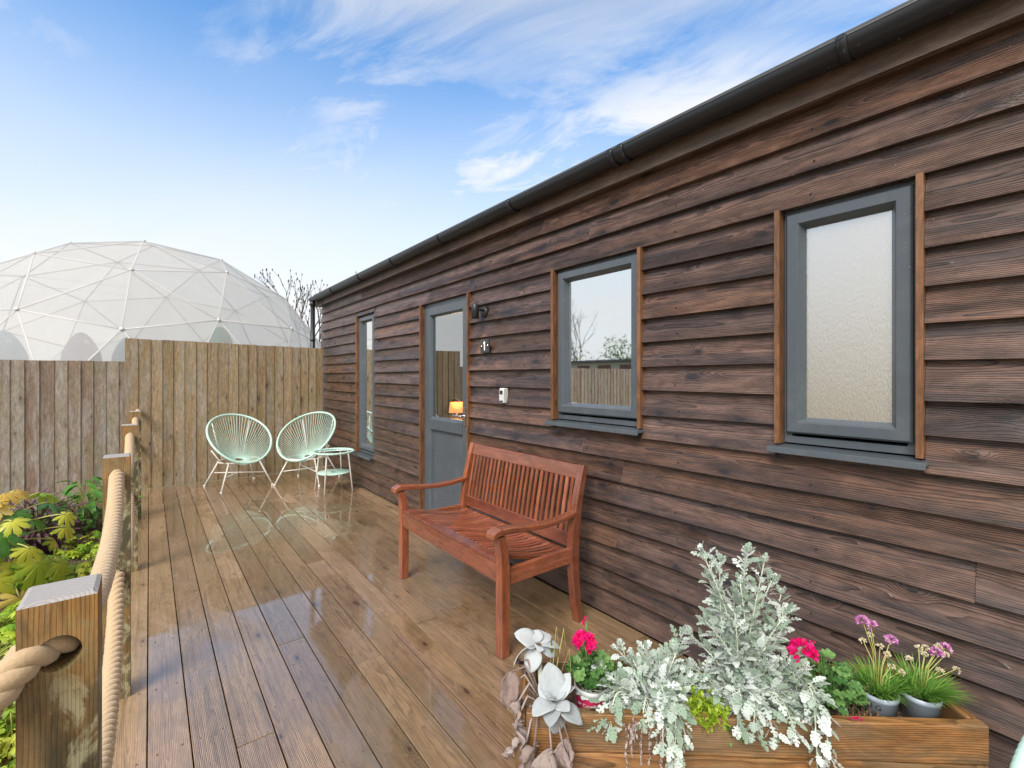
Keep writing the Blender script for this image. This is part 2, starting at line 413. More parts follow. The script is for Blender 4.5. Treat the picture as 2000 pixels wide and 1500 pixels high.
def ropemat():
    m, k, b = newmat('rope_fibre')
    P = k.new('ShaderNodeTexCoord').outputs['Object']
    n = k.noise(P, 220, 5, .7); n2 = k.noise(P, 40, 3)
    c = k.mix(n, (.36, .235, .12), (.66, .48, .29)); c = k.mix(k.m('MULTIPLY', n2, .35), c, (.60, .44, .27))
    k.put(b.inputs['Base Color'], c); b.inputs['Roughness'].default_value = .9; b.inputs['Sheen Weight'].default_value = .4
    k.put(b.inputs['Normal'], k.bump(n, .9, .002)); return m


M['rope'] = ropemat()


def soilmat(name):
    m, k, b = newmat(name)
    P = k.new('ShaderNodeTexCoord').outputs['Object']
    n = k.noise(P, 28, 8, .7); v = k.new('ShaderNodeTexVoronoi'); k.put(v.inputs['Vector'], P); v.inputs['Scale'].default_value = 45
    c = k.mix(n, (.035, .023, .016), (.20, .13, .085)); c = k.mix(k.ss(v.outputs['Distance'], .5, .1), c, (.26, .17, .12))
    k.put(b.inputs['Base Color'], c); b.inputs['Roughness'].default_value = .75
    k.put(b.inputs['Normal'], k.bump(k.m('ADD', n, v.outputs['Distance']), 1., .02)); return m


M['soil'] = soilmat('garden_soil')


def groundmat():
    m, k, b = newmat('grass_field')
    P = k.new('ShaderNodeTexCoord').outputs['Object']
    c = k.mix(k.noise(P, 3, 8, .7), (.16, .14, .07), (.26, .23, .12))
    k.put(b.inputs['Base Color'], c); b.inputs['Roughness'].default_value = .9; return m


M['ground'] = groundmat()


def panemat(name, refl, rough, tint=(.9, .95, .95), frost=False):
    m, k, b = newmat(name); k.n.remove(b)
    P = k.new('ShaderNodeTexCoord').outputs['Object']
    g = k.new('ShaderNodeBsdfGlossy'); g.inputs[0].default_value = (.92, .95, .96, 1); g.inputs['Roughness'].default_value = rough
    if frost:
        x, y, z = k.sep(P)
        d = k.noise(k.xyz(k.m('MULTIPLY', x, 1), k.m('MULTIPLY', y, 3.), z), 60, 5, .7)
        fl = k.noise(k.xyz(x, k.m('MULTIPLY', y, 160.), k.m('MULTIPLY', z, 60.)), 1, 3, .6)
        k.put(g.inputs['Normal'], k.bump(k.m('ADD', d, fl), .24, .003))
        t = k.new('ShaderNodeBsdfDiffuse'); t.inputs[0].default_value = (.25, .18, .08, 1)
    else:
        t = k.new('ShaderNodeBsdfTransparent'); t.inputs[0].default_value = tint+(1,)
    lw = k.new('ShaderNodeFresnel'); lw.inputs['IOR'].default_value = 1.5
    f = k.m('ADD', refl, k.m('MULTIPLY', lw.outputs[0], 1.2), clamp=True)
    f = k.m('MULTIPLY', f, k.m('SUBTRACT', 1., k.new('ShaderNodeNewGeometry').outputs['Backfacing']))
    mx = k.new('ShaderNodeMixShader'); k.put(mx.inputs[0], f)
    k.l.new(t.outputs[0], mx.inputs[1]); k.l.new(g.outputs[0], mx.inputs[2])
    k.l.new(mx.outputs[0], k.n['Material Output'].inputs[0]); return m


M['pane'] = panemat('window_glass', .78, .02)
M['doorpane'] = panemat('door_glass', .34, .01)
M['frost'] = panemat('frosted_glass', .58, .25, frost=True)
M['tableglass'] = panemat('table_glass', .12, .01)


def emis(name, col, st):
    m, k, b = newmat(name)
    b.inputs['Base Color'].default_value = col+(1,); b.inputs['Emission Color'].default_value = col+(1,); b.inputs['Emission Strength'].default_value = st
    return m


M['shade'] = emis('lit_lamp_shade', (1., .42, .12), .85)
M['bulb'] = emis('lit_bulb', (1., .72, .38), 4.)


def domemat():
    m, k, b = newmat('dome_membrane')
    P = k.new('ShaderNodeTexCoord').outputs['Object']
    z = k.sep(P)[2]
    n = k.noise(k.xyz(k.sep(P)[0], k.sep(P)[1], k.m('MULTIPLY', z, .3)), 3, 5, .6)
    c = k.mix(n, (.66, .65, .64), (.78, .77, .76))
    k.put(b.inputs['Base Color'], c); b.inputs['Roughness'].default_value = .45
    tl = k.new('ShaderNodeBsdfTranslucent'); k.put(tl.inputs[0], c)
    tr = k.new('ShaderNodeBsdfTransparent')
    a = k.new('ShaderNodeMixShader'); a.inputs[0].default_value = .5
    k.l.new(b.outputs[0], a.inputs[1]); k.l.new(tl.outputs[0], a.inputs[2])
    a2 = k.new('ShaderNodeMixShader'); a2.inputs[0].default_value = .38
    k.l.new(a.outputs[0], a2.inputs[1]); k.l.new(tr.outputs[0], a2.inputs[2])
    k.l.new(a2.outputs[0], k.n['Material Output'].inputs[0]); return m


M['membrane'] = domemat()
M['strut'] = simple('dome_strut', (.56, .56, .56), .5)
M['podp'] = simple('mauve_fabric', (.06, .035, .13), .8)
M['podt'] = simple('teal_fabric', (.01, .10, .15), .8)
M['podg'] = simple('sage_fabric', (.05, .20, .11), .8)
M['podb'] = simple('pale_blue_fabric', (.06, .22, .36), .8)
M['blue'] = simple('dome_skirt', (.50, .62, .74), .6)

# ------------------------------------------------------------------ ground
g = MB(); g.add([(-600, -600, -.32), (600, -600, -.32), (600, 600, -.32), (-600, 600, -.32)], [(0, 1, 2, 3)])
tag(g.build('ground', M['ground']), kind='structure')
g = MB(); nx, ny = 90, 140; vs = []; fs = []
for j in range(ny+1):
    for i in range(nx+1):
        X = -6+(5.86*i/nx); Y = -1.5+(8.9*j/ny)
        z = -.11+.05*mnoise.noise(Vector((X*1.3, Y*1.3, 0)))+.018*mnoise.noise(Vector((X*9, Y*9, 2)))+.012*mnoise.noise(Vector((X*23, Y*23, 5)))
        vs.append((X, Y, z))
for j in range(ny):
    for i in range(nx):
        a = j*(nx+1)+i; fs.append((a, a+1, a+nx+2, a+nx+1))
g.add(vs, fs, None, .5, True)
tag(g.build('garden_bed', M['soil'], recalc=False), kind='structure')

# ------------------------------------------------------------------ deck
d = MB(); PW = .1305
js = [-1.2, -.4, .4, 1.2, 2.0, 2.8, 3.6, 4.4, 5.2, 6.0, 6.8]
fixed = {0: [1.30], 1: [2.62, 4.9], 2: [1.98], 3: [3.15], 4: [2.6, 5.4], 5: [4.1], 6: [2.2], 7: [3.6, 5.9]}
for i in range(-1, 16):
    x0 = -.007+PW*i+.0022; x1 = x0+PW-.0044
    cuts = [-2.6]+fixed.get(i, [random.uniform(.3, 3), random.uniform(3.6, 6.2)])+[7.22]
    for a, b in zip(cuts[:-1], cuts[1:]):
        z = random.uniform(-.0012, .0012)
        d.box((x0, a+.0015, -.028+z), (x1, b-.0015, z), grain=1, pith=(random.uniform(-.04, .04), random.choice((-1, 1))*random.uniform(.015, .06)))
for i in range(-1, 16):
    for y in [v*.45-2.38 for v in range(22)]:
        for q in (.028, .102):
            x_ = -.007+PW*i+q+random.uniform(-.003, .003); y_ = y+random.uniform(-.008, .008)
            if y_ < 7.2: d.add([(x_+.0038*cos(e*pi/4), y_+.0038*sin(e*pi/4), .0016) for e in range(8)]+[(x_+.0038*cos(e*pi/4), y_+.0038*sin(e*pi/4), -.004) for e in range(8)], [tuple(range(8))]+[(e, (e+1) % 8, 8+(e+1) % 8, 8+e) for e in range(8)], None, .5, mi=1)
deck = d.build('deck', [M['deck'], M['screw']], bevel=.0028); tag(deck, kind='structure')
d = MB()
for y in [v*.45-2.4 for v in range(22)]: d.box((-.12, y, -.13), (2.07, y+.045, -.032), grain=0)
d.box((-.145, -2.6, -.2), (-.122, 7.2, -.034), grain=1)
tag(d.build('deck_joists', M['post']), kind='structure')

# ------------------------------------------------------------------ cabin
cabin = empty('cabin', (3.6, 2.4, 0))
tag(cabin, 'long single storey cabin clad in dark stained weatherboards behind the wet deck', 'cabin')
cabin_loc = Vector((3.6, 2.4, 0))
parts = []


def cp(mb, name, mat, parent=None, bevel=0, seg=2):
    o = mb.build(name, mat, None, bevel, seg)
    p = parent or cabin; o.parent = p
    # children keep world coordinates: undo the empties' offset
    o.matrix_parent_inverse = Matrix.Translation(-cabin_loc) if p is cabin else p_inv(p)
    return o


def p_inv(p):
    return Matrix.Identity(4)      # parts sit at the same origin as their parent part


Y0, Y1 = -2.6, 7.39
# openings: name, y0, y1, z0, z1 (outer edge of the battens)
OP = [('w3', .366, .840, 1.10, 2.07), ('w2', 1.509, 2.206, 1.10, 2.07), ('door', 3.20, 4.065, .0, 2.07), ('w1', 5.26, 5.82, .43, 2.135)]
w = MB()
rows = [2.07-.128*n for n in range(16, -4, -1)]
for ri, zb in enumerate(rows):
    zt = zb+.148
    if zb < 0: continue
    # intervals blocked by openings
    segs = [(Y0, Y1)]
    for nme, a, b, z0, z1 in OP:
        if zb+.128 > z0+.055 and zb < z1-.075:
            ns = []
            for s0, s1 in segs:
                if b <= s0 or a >= s1: ns.append((s0, s1)); continue
                if a > s0: ns.append((s0, a))
                if b < s1: ns.append((b, s1))
            segs = ns
    notch = abs(zb-2.07) < .01
    for s0, s1 in segs:
        cuts = [s0, s1]
        if s1-s0 > 3.4: cuts.insert(1, random.uniform(s0+1.1, s1-1.1))
        if len(cuts) == 3 and cuts[2]-cuts[1] > 3.8: cuts.insert(2, random.uniform(cuts[1]+1.5, cuts[2]-1.2))
        for a, b in zip(cuts[:-1], cuts[1:]):
            dz = random.uniform(-.003, .003)
            pieces = [(a, b, zb+dz)]
            if notch and a < 5.3 < b:
                pieces = [(a, 5.26, zb+dz), (5.26, 5.82, 2.137), (5.82, b, zb+dz)]
            rr = random.random(); off = random.uniform(0, 60); pth = (random.uniform(-.05, .05), random.choice((-1, 1))*random.uniform(.01, .045))
            for p0, p1, pz in pieces:
                n = max(1, int((p1-p0)/.35)); vs = []
                ph = random.uniform(0, 9)
                for q in range(n+1):
                    y = p0+(p1-p0)*q/n
                    wv = .006*mnoise.noise(Vector((y*.9, zb*7, ph*0+3)))
                    wb = .004*mnoise.noise(Vector((y*1.7, zb*5, 8)))
                    vs += [(2.061+wb+wv, y, pz+wv*1.5), (2.106, y, pz+wv*1.5), (2.106, y, zt), (2.097, y, zt)]
                fs = [(3, 2, 1, 0), (n*4, n*4+1, n*4+2, n*4+3)]
                for q in range(n):
                    for e in range(4):
                        fs.append((q*4+e, q*4+(e+1) % 4, (q+1)*4+(e+1) % 4, (q+1)*4+e))
                wc = [(v[1]+off, v[2]-zb-.064+pth[0], v[0]-2.08+pth[1]) for v in vs]
                w.add(vs, fs, wc, rr)
yn = Y0+.3
while yn < Y1:
    for zb in rows:
        if zb < 0 or any(a-.03 < yn < b+.03 and z0-.05 < zb+.03 < z1 for _, a, b, z0, z1 in OP): continue
        yy = yn+random.uniform(-.012, .012); zz_ = zb+.034+random.uniform(-.004, .004)
        w.add([(2.0625, yy+.0032*cos(q*pi/4), zz_+.0032*sin(q*pi/4)) for q in range(8)]+[(2.075, yy+.0032*cos(q*pi/4), zz_+.0032*sin(q*pi/4)) for q in range(8)],
              [tuple(range(8))]+[(q, (q+1) % 8, 8+(q+1) % 8, 8+q) for q in range(8)], None, .5, mi=1)
    yn += .60
cp(w, 'cladding', [M['clad'], M['black']], bevel=.002, seg=1)
# wall core with openings
def holes_wall(mb, x0, x1, ya, yb, za, zb, holes, grain=1):
    ys = sorted({ya, yb}|{h[0] for h in holes}|{h[1] for h in holes}); zs = sorted({za, zb}|{h[2] for h in holes}|{h[3] for h in holes})
    for a, b in zip(ys[:-1], ys[1:]):
        for c, e in zip(zs[:-1], zs[1:]):
            m_ = ((a+b)/2, (c+e)/2)
            if any(h[0] < m_[0] < h[1] and h[2] < m_[1] < h[3] for h in holes): continue
            mb.box((x0, a, c), (x1, b, e), grain)
hl = [(a+.004, b-.004, z0-.02 if z0 > .1 else 0.0, z1+(.0 if z1 < 2.1 else 0)) for _, a, b, z0, z1 in OP]
w = MB(); holes_wall(w, 2.109, 2.26, Y0, Y1, 0, 2.6, hl)
w.box((2.27, Y1-.1, 0), (5.6, Y1-.001, 2.6), 0); w.box((2.27, Y0, 0), (5.6, Y0+.1, 2.6), 0); w.box((5.5, Y0+.11, 0), (5.6, Y1-.11, 2.6), 1)
cp(w, 'wall_core', M['clad'])
w = MB(); w.box((4.9, Y0+.11, .02), (4.95, Y1-.11, 2.45), 1); w.box((2.27, Y0+.11, .0), (4.89, Y1-.11, .015), 1); w.box((2.27, Y0+.11, 2.4), (4.89, Y1-.11, 2.45), 1)
for yy in (1.25, 2.6): w.box((2.27, yy, .02), (4.89, yy+.08, 2.39), 0)
cp(w, 'room', M['inwall'])
w = MB(); w.extr([(2.0, 2.60), (2.0, 2.64), (5.8, 3.12), (5.8, 3.08)], 1, Y0-.15, Y1+.15, 1); cp(w, 'roof', M['roof'])
w = MB(); w.box((2.022, Y0-.1, 2.448), (2.045, Y1+.12, 2.597), 1); cp(w, 'fascia', M['fascia'], bevel=.002)
w = MB(); w.box((2.047, Y0-.1, 2.455), (2.112, Y1+.11, 2.467), 1); w.box((2.047, Y1+.002, 2.469), (5.6, Y1+.10, 2.6), 0); cp(w, 'soffit', M['fascia'])
# gutter
w = MB(); n = 14; R = .055; gx = 1.966; gz = 2.570
for rr_, flip in ((R, 0), (R-.004, 1)):
    vs = []; ks = 40
    for q in range(ks+1):
        y = Y0-.12+(Y1+.22-Y0)*q/ks
        for j in range(n+1):
            a = pi+pi*j/n; vs.append((gx+rr_*cos(a), y, gz+rr_*sin(a)+.0015*sin(q*1.3)))
    fs = [(q*(n+1)+j, q*(n+1)+j+1, (q+1)*(n+1)+j+1, (q+1)*(n+1)+j) for q in range(ks) for j in range(n)]
    w.add(vs, fs, None, .5, True)
w.tube([(gx-R+.002, Y0-.12, gz), (gx-R+.002, Y1+.10, gz)], .004, 8)
for yy in (Y0-.12, Y1+.10):
    vs = [(gx+R*cos(pi+pi*j/n), yy, gz+R*sin(pi+pi*j/n)) for j in range(n+1)]; w.add(vs, [tuple(range(n+1))], None, .5)
gut = cp(w, 'gutter', M['gutter'])
for yb, dbl in ((-.45, 0), (.56, 0), (1.53, 1), (1.60, 1), (2.48, 0), (3.47, 0), (4.45, 0), (5.38, 0), (6.42, 0)):
    w = MB(); vs = []
    for y in (yb-.016, yb+.016):
        for rr_ in (R+.001, R+.007):
            vs += [(gx+rr_*cos(pi*.98+pi*1.02*j/n), y, gz+rr_*sin(pi*.98+pi*1.02*j/n)) for j in range(n+1)]
    k1 = n+1; fs = []
    for j in range(n):
        fs += [(j, j+1, k1+j+1, k1+j), (2*k1+j, 3*k1+j, 3*k1+j+1, 2*k1+j+1), (k1+j, k1+j+1, 3*k1+j+1, 3*k1+j), (j, 2*k1+j, 2*k1+j+1, j+1)]
    fs += [(0, k1, 3*k1, 2*k1), (n, 2*k1+n, 3*k1+n, k1+n)]
    w.add(vs, fs, None, .5, True)
    w.box((gx-R-.008, yb-.011, gz-.008), (gx-R+.005, yb+.011, gz+.009), 1)
    b_ = cp(w, 'bracket', M['gutter'], gut)
w = MB(); w.tube([(1.966, 7.44, 2.53), (1.966, 7.44, .0)], .034, 16); w.tube([(1.966, 7.44, 2.53), (1.966, 7.44, 2.45)], .040, 16)
w.tube([(1.966, 7.44, 1.95), (1.966, 7.44, 1.92)], .040, 16)
cp(w, 'downpipe', M['gutter'])


def ring(mb, y0, y1, z0, z1, prof):
    vs = []
    for ins, x in prof:
        vs += [(x, y0+ins, z0+ins), (x, y1-ins, z0+ins), (x, y1-ins, z1-ins), (x, y0+ins, z1-ins)]
    fs = []
    for i in range(len(prof)-1):
        for j in range(4): fs.append((i*4+j, i*4+(j+1) % 4, (i+1)*4+(j+1) % 4, (i+1)*4+j))
    mb.add(vs, fs, None, .5)


def battens(par, a, b, z0, z1):
    for (p, q) in (((a, a+.021), (b-.021, b)) if a < 5 else ((b-.021, b),)):
        w = MB(); w.box((2.052, p, z0), (2.150, q, z1), 2, pith=(.03, .05)); cp(w, 'batten', M['trim'], par, bevel=.0015)


def window(a, b, z0, z1, pane, cx):
    f = MB(); y0, y1 = a+.0225, b-.0225
    ring(f, y0, y1, z0+.004, z1-.002, [(0, 2.19), (0, 2.100), (.028, 2.100), (.030, 2.12), (.030, 2.19)])
    win = cp(f, 'window', M['grey'], bevel=.0015)
    s = MB(); ring(s, y0+.010, y1-.010, z0+.045, z1-.020, [(.0, 2.0995), (.001, 2.088), (.008, 2.080), (.046, 2.080), (.052, 2.088), (.066, 2.118), (.066, 2.14)])
    cp(s, 'sash', M['grey'], win, bevel=.001)
    g_ = MB(); g_.box((2.122, y0+.06, z0+.09), (2.130, y1-.06, z1-.07), 1); cp(g_, 'pane', pane, win)
    s = MB(); s.extr([(2.12, z0-.002), (2.012, z0-.008), (2.010, z0-.032), (2.018, z0-.032), (2.02, z0-.022), (2.12, z0-.018)], 1, a-.012, b+.012, 1)
    cp(s, 'sill', M['grey'], win, bevel=.002)
    battens(win, a, b, z0+.0005, z1)
    return win


window(*OP[0][1:], M['frost'], 0)
window(*OP[1][1:], M['pane'], 0)
window(*OP[3][1:], M['pane'], 0)
# door
a, b = 3.20, 4.065; y0, y1 = a+.0225, b-.0225
f = MB(); ring(f, y0, y1, -.05, 2.068, [(0, 2.19), (0, 2.098), (.045, 2.098), (.047, 2.115), (.047, 2.19)])
dr = cp(f, 'door', M['grey'], bevel=.0015)
f = MB(); ring(f, y0+.035, y1-.035, .03, 2.035, [(0, 2.112), (.001, 2.098), (.008, 2.090), (.078, 2.090), (.085, 2.098), (.095, 2.118), (.095, 2.15)])
f.extr([(2.15, .86), (2.118, .86), (2.0905, .885), (2.0905, .975), (2.118, 1.00), (2.15, 1.00)], 1, y0+.12, y1-.12, 1)
f.box((2.122, y0+.12, .11), (2.14, y1-.12, .875), 2)
cp(f, 'leaf', M['grey'], dr, bevel=.001)
f = MB(); f.box((2.124, y0+.125, .99), (2.132, y1-.125, 1.945), 1); cp(f, 'pane', M['doorpane'], dr)
f = MB(); f.box((2.04, y0, .0), (2.11, y1, .022), 1); f.box((2.055, y0, .022), (2.11, y1, .04), 1); cp(f, 'threshold', M['steel'], dr, bevel=.003)
f = MB(); f.tube([(2.09, 3.30, 1.045), (2.045, 3.30, 1.045), (2.040, 3.31, 1.045), (2.040, 3.42, 1.045)], .008, 10); f.box((2.083, 3.283, .96), (2.0895, 3.317, 1.12), 2)
cp(f, 'handle', M['steel'], dr, bevel=.003)
battens(dr, a, b, .002, 2.07)
# lamp indoors on a small cabinet
t = empty('cabinet', (3.5, 5.75, 0)); tag(t, 'small bedside cabinet under the glowing lamp seen through the door glass', 'cabinet')
f = MB(); f.box((-.2, -.2, .02), (.2, .2, .76), 2); f.box((-.215, -.215, .762), (.215, .215, .785), 0); f.build('carcass', M['planter'], t, bevel=.004)
f = MB(); f.box((-.216, -.17, .42), (-.203, .17, .72), 1); f.build('drawer', M['planter'], t, bevel=.004)
t = empty('table_lamp', (3.5, 5.75, .786)); tag(t, 'glowing orange table lamp seen through the glass of the grey door', 'lamp')
f = MB(); f.lathe([(0, 0), (.06, 0), (.06, .012), (.012, .03), (.012, .09), (0, .09)], 20); f.build('base', M['steel'], t)
f = MB(); f.lathe([(.10, .07), (.115, .071), (.10, .22), (.09, .221)], 28); f.build('lamp_shade', M['shade'], t)
pl = bpy.data.lights.new('table_lamp_light', 'POINT'); pl.energy = 9; pl.color = (1, .55, .22); pl.shadow_soft_size = .09
po = bpy.data.objects.new('table_lamp_light', pl); C.objects.link(po); po.parent = t; po.location = (-.1, -.2, .35)

# ------------------------------------------------------------------ things on the wall
t = empty('wall_light', (2.075, 2.98, 1.885)); tag(t, 'small black cylinder spotlight glowing warm on the boards right of the door', 'wall light')
f = MB(); My = Matrix.Rotation(pi/2, 4, 'Y')
f.lathe([(0, -.020), (.040, -.020), (.043, -.014), (.043, .01), (0, .01)], 24, M=My); f.build('backplate', M['black'], t)
f = MB(); f.tube([(-.015, 0, .012), (-.075, .0, .012)], .010, 10); f.build('arm', M['black'], t)
f = MB(); f.lathe([(0, .052), (.026, .052), (.029, .048), (.029, -.058), (.025, -.058), (.025, -.03)], 24, c=(-.095, .0, 0)); f.build('shade', M['black'], t)
f = MB(); f.lathe([(0, -.050), (.024, -.050)], 20, c=(-.095, .0, 0)); f.build('bulb', M['bulb'], t)
sp = bpy.data.lights.new('wall_light_beam', 'SPOT'); sp.energy = 7; sp.color = (1, .72, .4); sp.spot_size = radians(75); sp.spot_blend = .6; sp.shadow_soft_size = .02
o = bpy.data.objects.new('wall_light_beam', sp); C.objects.link(o); o.parent = t; o.location = (-.095, 0, -.062)
t = empty('number_sign', (2.066, 2.94, 1.615)); tag(t, 'small slate plaque with white number 1 and two screws', 'sign')
f = MB(); f.box((-.024, -.058, -.052), (-.016, .058, .052), 2); f.box((-.016, -.012, -.03), (.01, .012, .03), 2); f.build('plate', M['gutter'], t, bevel=.001)
f = MB()
vs = [(-.0275, .004, -.034), (-.0275, -.004, -.034), (-.0275, -.004, .034), (-.0275, .0015, .034), (-.0275, .013, .022), (-.0275, .013, .014), (-.0275, .004, .021)]
f.add(vs+[(-.0243, v[1], v[2]) for v in vs], [tuple(range(7)), tuple(range(13, 6, -1))]+[(i, 7+i, 7+(i+1) % 7, (i+1) % 7) for i in range(7)]); f.build('numeral', M['offwhite'], t)
for s_ in (-1, 1):
    f = MB(); f.lathe([(0, -.005), (.005, -.0045), (.007, 0), (0, 0)], 14, c=(-.0243, s_*.042, 0), M=My); f.build('screw', M['steel'], t)
t = empty('key_safe', (2.072, 2.72, 1.236)); tag(t, 'small grey key safe box fixed to the boards below the number plaque', 'key safe')
f = MB(); vs = []; prof = [(-.032, -.054), (-.036, -.03), (-.036, .035), (-.030, .057), (.01, .057), (.01, -.054)]
f.extr(prof, 1, -.028, .028, 2); f.build('case', M['safe'], t, bevel=.006, seg=3)
f = MB(); f.box((-.0385, -.017, .012), (-.0368, .017, .040), 2); f.build('dial_window', M['black'], t, bevel=.001)
f = MB()
for q in range(4): f.box((-.0395, -.016+q*.0085, -.046), (-.0345, -.010+q*.0085, -.036), 2)
f.build('code_wheels', M['black'], t)

# ------------------------------------------------------------------ fences
def fence(name, label, xa, xb, y, zb, ztop, mat, pitch=.115, seed=3):
    random.seed(seed); t = empty(name, ((xa+xb)/2, y, zb)); tag(t, label, 'fence', 'board fences at the end of the deck')
    ox = (xa+xb)/2; f = MB(); x = xa; n = 0
    while x < xb-.01:
        wd = min(pitch*random.uniform(.94, 1.06), xb-x)
        zt = ztop(x)-zb+random.uniform(-.003, .003)
        yo = random.uniform(-.002, .002)
        poly = [(x-ox-.012, .0+yo), (x-ox+wd, -.008+yo), (x-ox+wd, .001+yo), (x-ox-.012, .006+yo)]
        vs = []
        nz = 4
        for q in range(nz+1):
            z = zt*q/nz; wob = .002*mnoise.noise(Vector((x*5, z*2, 3)))
            vs += [Vector((p[0], p[1]+wob, z)) for p in poly]
        fs = [(0, 1, 2, 3), tuple(nz*4+i for i in (3, 2, 1, 0))]
        for q in range(nz):
            for e in range(4): fs.append((q*4+e, q*4+(e+1) % 4, (q+1)*4+(e+1) % 4, (q+1)*4+e))
        f.piece(vs, fs, 2, pith=(random.uniform(-.03, .03), random.uniform(.01, .05)))
        x += wd; n += 1
    f.build('boards', mat, t, bevel=.0012, seg=1)
    f = MB()
    for z in (.25, .85, 1.35): f.box((xa-ox, .008, z), (xb-ox, .05, z+.07), 0)
    f.build('rail', mat, t)
    x = xa
    while x < xb:
        f = MB(); f.box((x-ox, .052, -.1), (x-ox+.09, .14, ztop(x)-zb-.02), 2); f.build('post', mat, t); x += 1.8
    return t
fence('board_fence', 'tall weathered board fence panel with yellowish boards closing the end of the deck', -.22, 2.063, 7.245, 0.0, lambda x: 1.84-.018*(x+.22), M['fence_warm'])
fence('board_fence', 'lower grey weathered board fence behind the planted bed on the left', -7.4, -.222, 7.30, -.16, lambda x: 1.56, M['fence'], seed=5)
random.seed(11)

# ------------------------------------------------------------------ rope posts
PX = -.110
def rope_post(x, y, rz, label):
    t = empty('rope_post', (x, y, -.16), rz); tag(t, label, 'post', 'wooden rope posts along the deck edge')
    hw = .045; Z = 1.035+.16; f = MB(); holes = [.955+.16, .53+.16]; hr = .0272
    # front and back faces with round holes, plain sides
    zs = [0]
    for h in sorted(holes): zs += [h-hw, h+hw]
    zs.append(Z-.0)
    nn = 32; vs = []; fs = []
    def V(p): vs.append(Vector(p)); return len(vs)-1
    for yy in (-hw, hw):
        for i in range(0, len(zs)-1, 2):
            q = [V((-hw, yy, zs[i])), V((hw, yy, zs[i])), V((hw, yy, zs[i+1])), V((-hw, yy, zs[i+1]))]; fs.append(tuple(q if yy < 0 else q[::-1]))
        for h in holes:
            c_ = []; s_ = []
            for j in range(nn):
                an = 2*pi*j/nn; cx, cz = cos(an), sin(an); m_ = max(abs(cx), abs(cz))
                c_.append(V((cx*hr, yy, h+cz*hr))); s_.append(V((cx/m_*hw, yy, h+cz/m_*hw)))
            for j in range(nn):
                q = (c_[j], c_[(j+1) % nn], s_[(j+1) % nn], s_[j]); fs.append(q[::-1] if yy < 0 else q)
    for h in holes:
        c1 = [V((cos(2*pi*j/nn)*hr, -hw, h+sin(2*pi*j/nn)*hr)) for j in range(nn)]; c2 = [V((cos(2*pi*j/nn)*hr, hw, h+sin(2*pi*j/nn)*hr)) for j in range(nn)]
        for j in range(nn): fs.append((c1[j], c2[j], c2[(j+1) % nn], c1[(j+1) % nn]))
    for xx in (-hw, hw):
        q = [V((xx, -hw, 0)), V((xx, hw, 0)), V((xx, hw, Z)), V((xx, -hw, Z))]; fs.append(tuple(q if xx > 0 else q[::-1]))
    f.piece(vs, fs, 2, pith=(random.uniform(.06, .1), random.uniform(.03, .05)))
    f.build('shaft', M['post'], t, recalc=False)
    f = MB(); p = Z; e = .006
    vs = [Vector(v) for v in ((-hw, -hw, p), (hw, -hw, p), (hw, hw, p), (-hw, hw, p), (-hw+e, -hw+e, p+.004), (hw-e, -hw+e, p+.004), (hw-e, hw-e, p+.004), (-hw+e, hw-e, p+.004))]
    f.piece(vs, [(4, 5, 6, 7), (0, 1, 5, 4), (1, 2, 6, 5), (2, 3, 7, 6), (3, 0, 4, 7)], 2, pith=(.02, .055)); f.build('top', M['post_top'], t)
    return t
rope_post(PX, 1.03, 0, 'nearest rope post with grey end grain top and thick rope in its front face')
rope_post(PX, 2.628, 0, 'second rope post from the front, tilted light, rope climbing to its top hole')
rope_post(PX+.0, 4.255, 0, 'third rope post from the front, just behind the second')
rope_post(PX-.0, 5.845, 0, 'rope post farthest back, beside the tall board fence')
rope_post(-1.30, -.16, radians(-45), 'rope post outside the picture where the rope turns left')


def ropeline(zt, sag, z0sag):
    P = [Vector((-1.30, -.16, zt)), Vector((PX, 1.03, zt)), Vector((PX, 2.628, zt)), Vector((PX, 4.255, zt)), Vector((PX, 5.845, zt)), Vector((PX, 7.235, zt))]
    pts = []
    for i in range(len(P)-1):
        a, b = P[i], P[i+1]; L = (b-a).length; n = int(L/.006); sg = z0sag if i == 0 else sag
        hs = .05/L
        for q in range(n):
            t_ = q/n
            u = min(max((t_-hs)/(1-2*hs), 0), 1)
            s_ = 4*u*(1-u)
            s_ = 1-(1-s_)**1.15 if s_ < 1 else 1
            p = a.lerp(b, t_); p.z -= sg*s_; p.x += .012*sin(pi*t_)*(1 if i else 0); pts.append(p)
    return pts


def rope(name, label, zt, sag, z0sag, R=.0145, off=.0125, turn=.095):
    pts = ropeline(zt, sag, z0sag); f = MB(); L = 0; acc = [0]
    for a, b in zip(pts[:-1], pts[1:]): L += (b-a).length; acc.append(L)
    for k in range(3):
        ps = []
        for i in range(0, len(pts), 1):
            a = pts[max(i-3, 0)]; b = pts[min(i+3, len(pts)-1)]; t = (b-a).normalized()
            u = (Vector((0, 0, 1))-t*t.z).normalized(); w = t.cross(u); an = 2*pi*(acc[i]/turn+k/3)
            ps.append(pts[i]+(u*cos(an)+w*sin(an))*off)
        f.tube(ps, R, 8, r=k*.3+.1)
    # loose fibres
    for _ in range(2600):
        i = random.randrange(3, int(len(pts)*.6)); p = pts[i]; an = random.uniform(0, 2*pi)
        dv = Vector((cos(an), random.uniform(-.8, .8), sin(an))); q = p+Vector((cos(an), 0, sin(an)))*(R+off)*.93
        l = random.uniform(.004, .012); e = q+dv*l*.6+Vector((0, random.uniform(-1, 1)*l, 0)); wd = Vector((.00022, .00022, .0002))
        f.add([q-wd, q+wd, e], [(0, 1, 2)], None, .6)
    o = f.build(name, M['rope'], recalc=False); tag(o, label, 'rope', 'ropes threaded through the posts'); return o
rope('rope', 'upper thick beige twisted rope threaded through the tops of the posts', .958, .115, .27)
